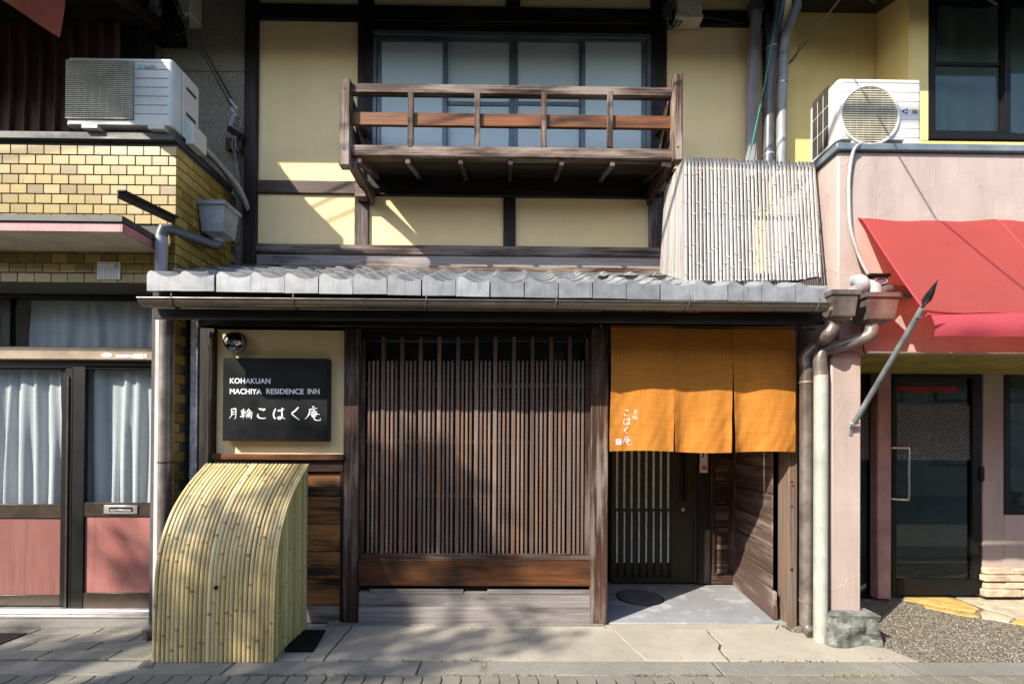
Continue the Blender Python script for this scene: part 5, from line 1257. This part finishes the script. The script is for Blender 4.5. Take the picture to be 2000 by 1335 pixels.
# left wires
MB_ = thing('meter_box', 'small cream electric box at the top of the rough stucco wall', 'electric box', P(359, 28, .5))
bx('case', (346, -50, 372, 26), .50, .16, MAT['white_ac'], MB_, .008); bx('gland', (350, 26, 368, 30), .52, .1, MAT['black'], MB_)
MB2 = thing('meter_box', 'dark bracket with grey fittings beside the cream box on the stucco wall', 'electric box', P(300, 40, .5))
bx('arm', (288, 48, 342, 64), .50, .16, MAT['black'], MB2); bx('upright', (318, -50, 342, 48), .52, .14, MAT['black'], MB2); bx('fitting', (287, 12, 310, 40), .50, .1, MAT['pipe_grey'], MB2); bx('fitting', (288, -40, 306, 10), .52, .08, MAT['louver'], MB2)
cable('cable', 'black loop of cable under the cream box on the stucco wall', [P(366, 30, .55), P(366, 52, .5), P(356, 66, .5), P(340, 66, .52)], .008, 'cable')
cable('cable', 'upper of two black cables slanting down across the stucco wall', [P(330, -40, .3), P(368, 55, .4), P(400, 100, .5), P(453, 195, .60)], .009, 'cable')
cable('cable', 'lower of two black cables slanting down across the stucco wall', [P(325, -30, .3), P(368, 62, .4), P(405, 122, .5), P(452, 208, .60)], .007, 'cable')
TC = thing('cable_clamp', 'grey cable clamps with tangled leads on the dark corner post', 'clamp', P(458, 250, .58))
for (xa_, ya, xb_, yb_, r_, m_) in ((450, 195, 464, 214, .011, 'white_ac'), (452, 212, 462, 228, .011, 'white_ac'), (459, 222, 449, 248, .024, 'pipe_grey'), (449, 252, 472, 268, .03, 'black')):
    obj('clamp_body', MB().tube([P(xa_, ya, .58), P(xb_, yb_, .57)], r_, 8), MAT[m_], TC)
for k in range(6):
    rn = random.Random(k); pts = [P(455+rn.uniform(-5, 5), 215+k*8, .57), P(470+rn.uniform(-8, 6), 235+k*6, .56), P(462+rn.uniform(-10, 8), 268+k*5, .56), P(468+rn.uniform(-4, 4), 300+k*12, .58)]
    obj('lead', MB().tube(smooth_poly([tuple(p) for p in pts], 5), .0035, 5), MAT['cable' if k % 2 else 'cable_grey'], TC)
bx('wood_block', (440, 268, 471, 292), .58, .05, MAT['orangex'], TC)
cable('cable', 'long black cable down the corner beside the grey rain hopper', [P(471, 300, .57), P(472, 380, .57), P(472, 450, .57), P(468, 475, .57), P(458, 476, .55), P(440, 460, .45)], .006, 'cable')
cable('rusty_wire', 'thin rusty wire stretched level from the ivory unit to the corner post', [P(358, 139, .15), P(420, 140, .45), P(482, 140, .60)], .003, 'cable')
# plant in the shop window
PT = thing('potted_plant', 'small leafy plant in a pink pot inside the shop window', 'plant', P(1983, 985, .78))
pc = P(1983, 985, .78); obj('pot', MB().tube([pc, pc+Vector((0, 0, .06))], [.035, .05], 16), MAT['rustpink'], PT)
lf = MB()
for k in range(14):
    a_ = k*2.4; l_ = random.uniform(.06, .12); d_ = Vector((math.cos(a_), math.sin(a_)*.6, random.uniform(.3, 1))).normalized(); b_ = pc+Vector((0, 0, .06)); s_ = d_.cross(Vector((0, 0, 1))).normalized()*.02
    lf.add([b_, b_+d_*l_*.5+s_, b_+d_*l_, b_+d_*l_*.5-s_], [(0, 1, 2, 3)])
obj('leaves', lf, MAT['leaf'], PT, smooth=0)

# ================================================================== ACROSS THE STREET (behind the camera)
def opposite(label, X0, X1, Y1, hgt, mat, n):
    o = thing('opposite_house', label, 'house', ((X0+X1)/2, Y1-2, -.05), 'houses across the street')
    obj('wall', MB().box(X0, X1, Y1-4, Y1, -.05, hgt, .01), MAT[mat], o)
    obj('roof', MB().prism([(X0-.1, Y1+.6, hgt-.1), (X0-.1, Y1+.6, hgt+.02), (X0-.1, Y1-2, hgt+1.0), (X0-.1, Y1-4.4, hgt+.0), (X0-.1, Y1-4.4, hgt-.1)], (X1-X0+.2, 0, 0)), MAT['kawara'], o)
    for k in range(n):
        x = X0+(X1-X0)*(k+.25)/n; wd = (X1-X0)/n*.5
        for z0 in (.9, 2.75):
            f = obj('window', MB().box(x-.05, x+wd+.05, Y1+.002, Y1+.05, z0-.05, z0+1.25, .005), MAT['darkframe'], o); obj('pane', MB().box(x, x+wd, Y1+.05, Y1+.055, z0, z0+1.2, 0), MAT['bluegrey'], f)
opposite('grey stucco house across the street', -14, -6.2, -8.0, 5.3, 'stucco', 4)
opposite('dark boarded house across the street', -6.0, .8, -8.2, 4.8, 'brownz', 3)
opposite('ochre rendered house across the street', 1.0, 7.5, -8.0, 4.5, 'plaster', 3)
opposite('pink rendered house across the street', 7.7, 16, -8.2, 4.3, 'pink', 4)
TRE = thing('street_tree', 'leafy street tree standing across the road', 'tree', (-9.6, -6.9, -.05))
rt = random.Random(4); bmk = MB(); tb = Vector((-9.6, -6.9, -.05))
bmk.tube([tb, tb+Vector((.05, .05, 2)), tb+Vector((-.05, .1, 4)), tb+Vector((.1, .15, 6.3))], [.2, .16, .13, .09], 10)
trunk = obj('trunk', bmk, MAT['bark'], TRE); lf = MB(); hub = tb+Vector((.1, .15, 6.2))
TARG = [(-2.9, -.5, .02), (-2.5, -.25, .02), (-3.3, -.6, .02), (-2.0, -.6, .35), (-1.9, -.55, .9), (-1.25, -.55, 0), (-.75, 0, .95), (-.95, 0, .75), (-.6, 0, .85), (-.9, -.4, 0), (-.35, -.35, 0), (.1, -.25, 0), (-3.1, .1, .4), (-2.75, .1, .2), (-2.1, -.7, .1), (-1.5, -.85, 0), (-.7, -.7, 0), (-3.7, -.3, 0), (-.5, 0, 1.15), (-2.3, -1.1, 0), (-.2, 0, .55), (-1.0, 0, 1.2), (-1.2, 0, .9), (-1.7, -.6, .6), (-3.0, -1.0, 0)]
for i, T_ in enumerate(TARG):
    yy = -6.6+rt.uniform(-.5, .6); t_ = T_[1]-yy; c = Vector(T_)-Vector((1.24, 1, -1.2))*t_
    md = hub.lerp(c, .55)+Vector((rt.uniform(-.2, .2), rt.uniform(-.2, .2), .15)); obj('limb', MB().tube(smooth_poly([tuple(hub), tuple(md), tuple(c)], 4), [.05-.004*k for k in range(9)], 6), MAT['bark'], TRE)
    for _ in range(95):
        p = c+Vector((rt.gauss(0, .13), rt.gauss(0, .13), rt.gauss(0, .10))); d_ = Vector((rt.gauss(0, 1), rt.gauss(0, 1), rt.gauss(0, .6))).normalized(); s_ = d_.orthogonal().normalized()*.036; l_ = rt.uniform(.08, .13)
        lf.add([p, p+d_*l_*.5+s_, p+d_*l_, p+d_*l_*.5-s_], [(0, 1, 2, 3)])
obj('crown', lf, MAT['leaf'], TRE, smooth=0, kind='stuff')
UP = thing('utility_pole', 'concrete utility pole standing far along the street', 'pole', (-11, -4.3, -.05))
obj('shaft', MB().tube([(-11, -4.3, -.05), (-11, -4.3, 9)], [.17, .12], 14), MAT['kerb'], UP); obj('crossarm', MB().box(-11.05, -10.95, -5, -3.2, 7.9, 8.0, .01), MAT['alu'], UP)
obj('cable_bundle', MB().tube(smooth_poly([(-11, -3.5, 8.0), (-4, -3.5, 7.75), (4, -3.5, 7.6), (12, -3.5, 7.9)], 5), .035, 8), MAT['cable'], label='thick cable bundle strung along the street overhead', cat='cable')
for k, (e, l_) in enumerate((((3.0, .1, 5.05), 'service wire running overhead to the pink shop roof'), ((3.9, .0, 4.95), 'second service wire running overhead to the pink shop eave'), ((-1.9, -.2, 5.1), 'service wire running overhead to the townhouse eave'), ((-1.2, -.2, 5.15), 'second service wire running overhead to the townhouse eave'))):
    obj('service_wire', MB().tube(smooth_poly([(-11, -3.9-.2*k, 8.0), (( -11+e[0])/2, (-4+e[1])/2, 6.3), e], 6), .009, 6), MAT['cable'], label=l_, cat='cable')
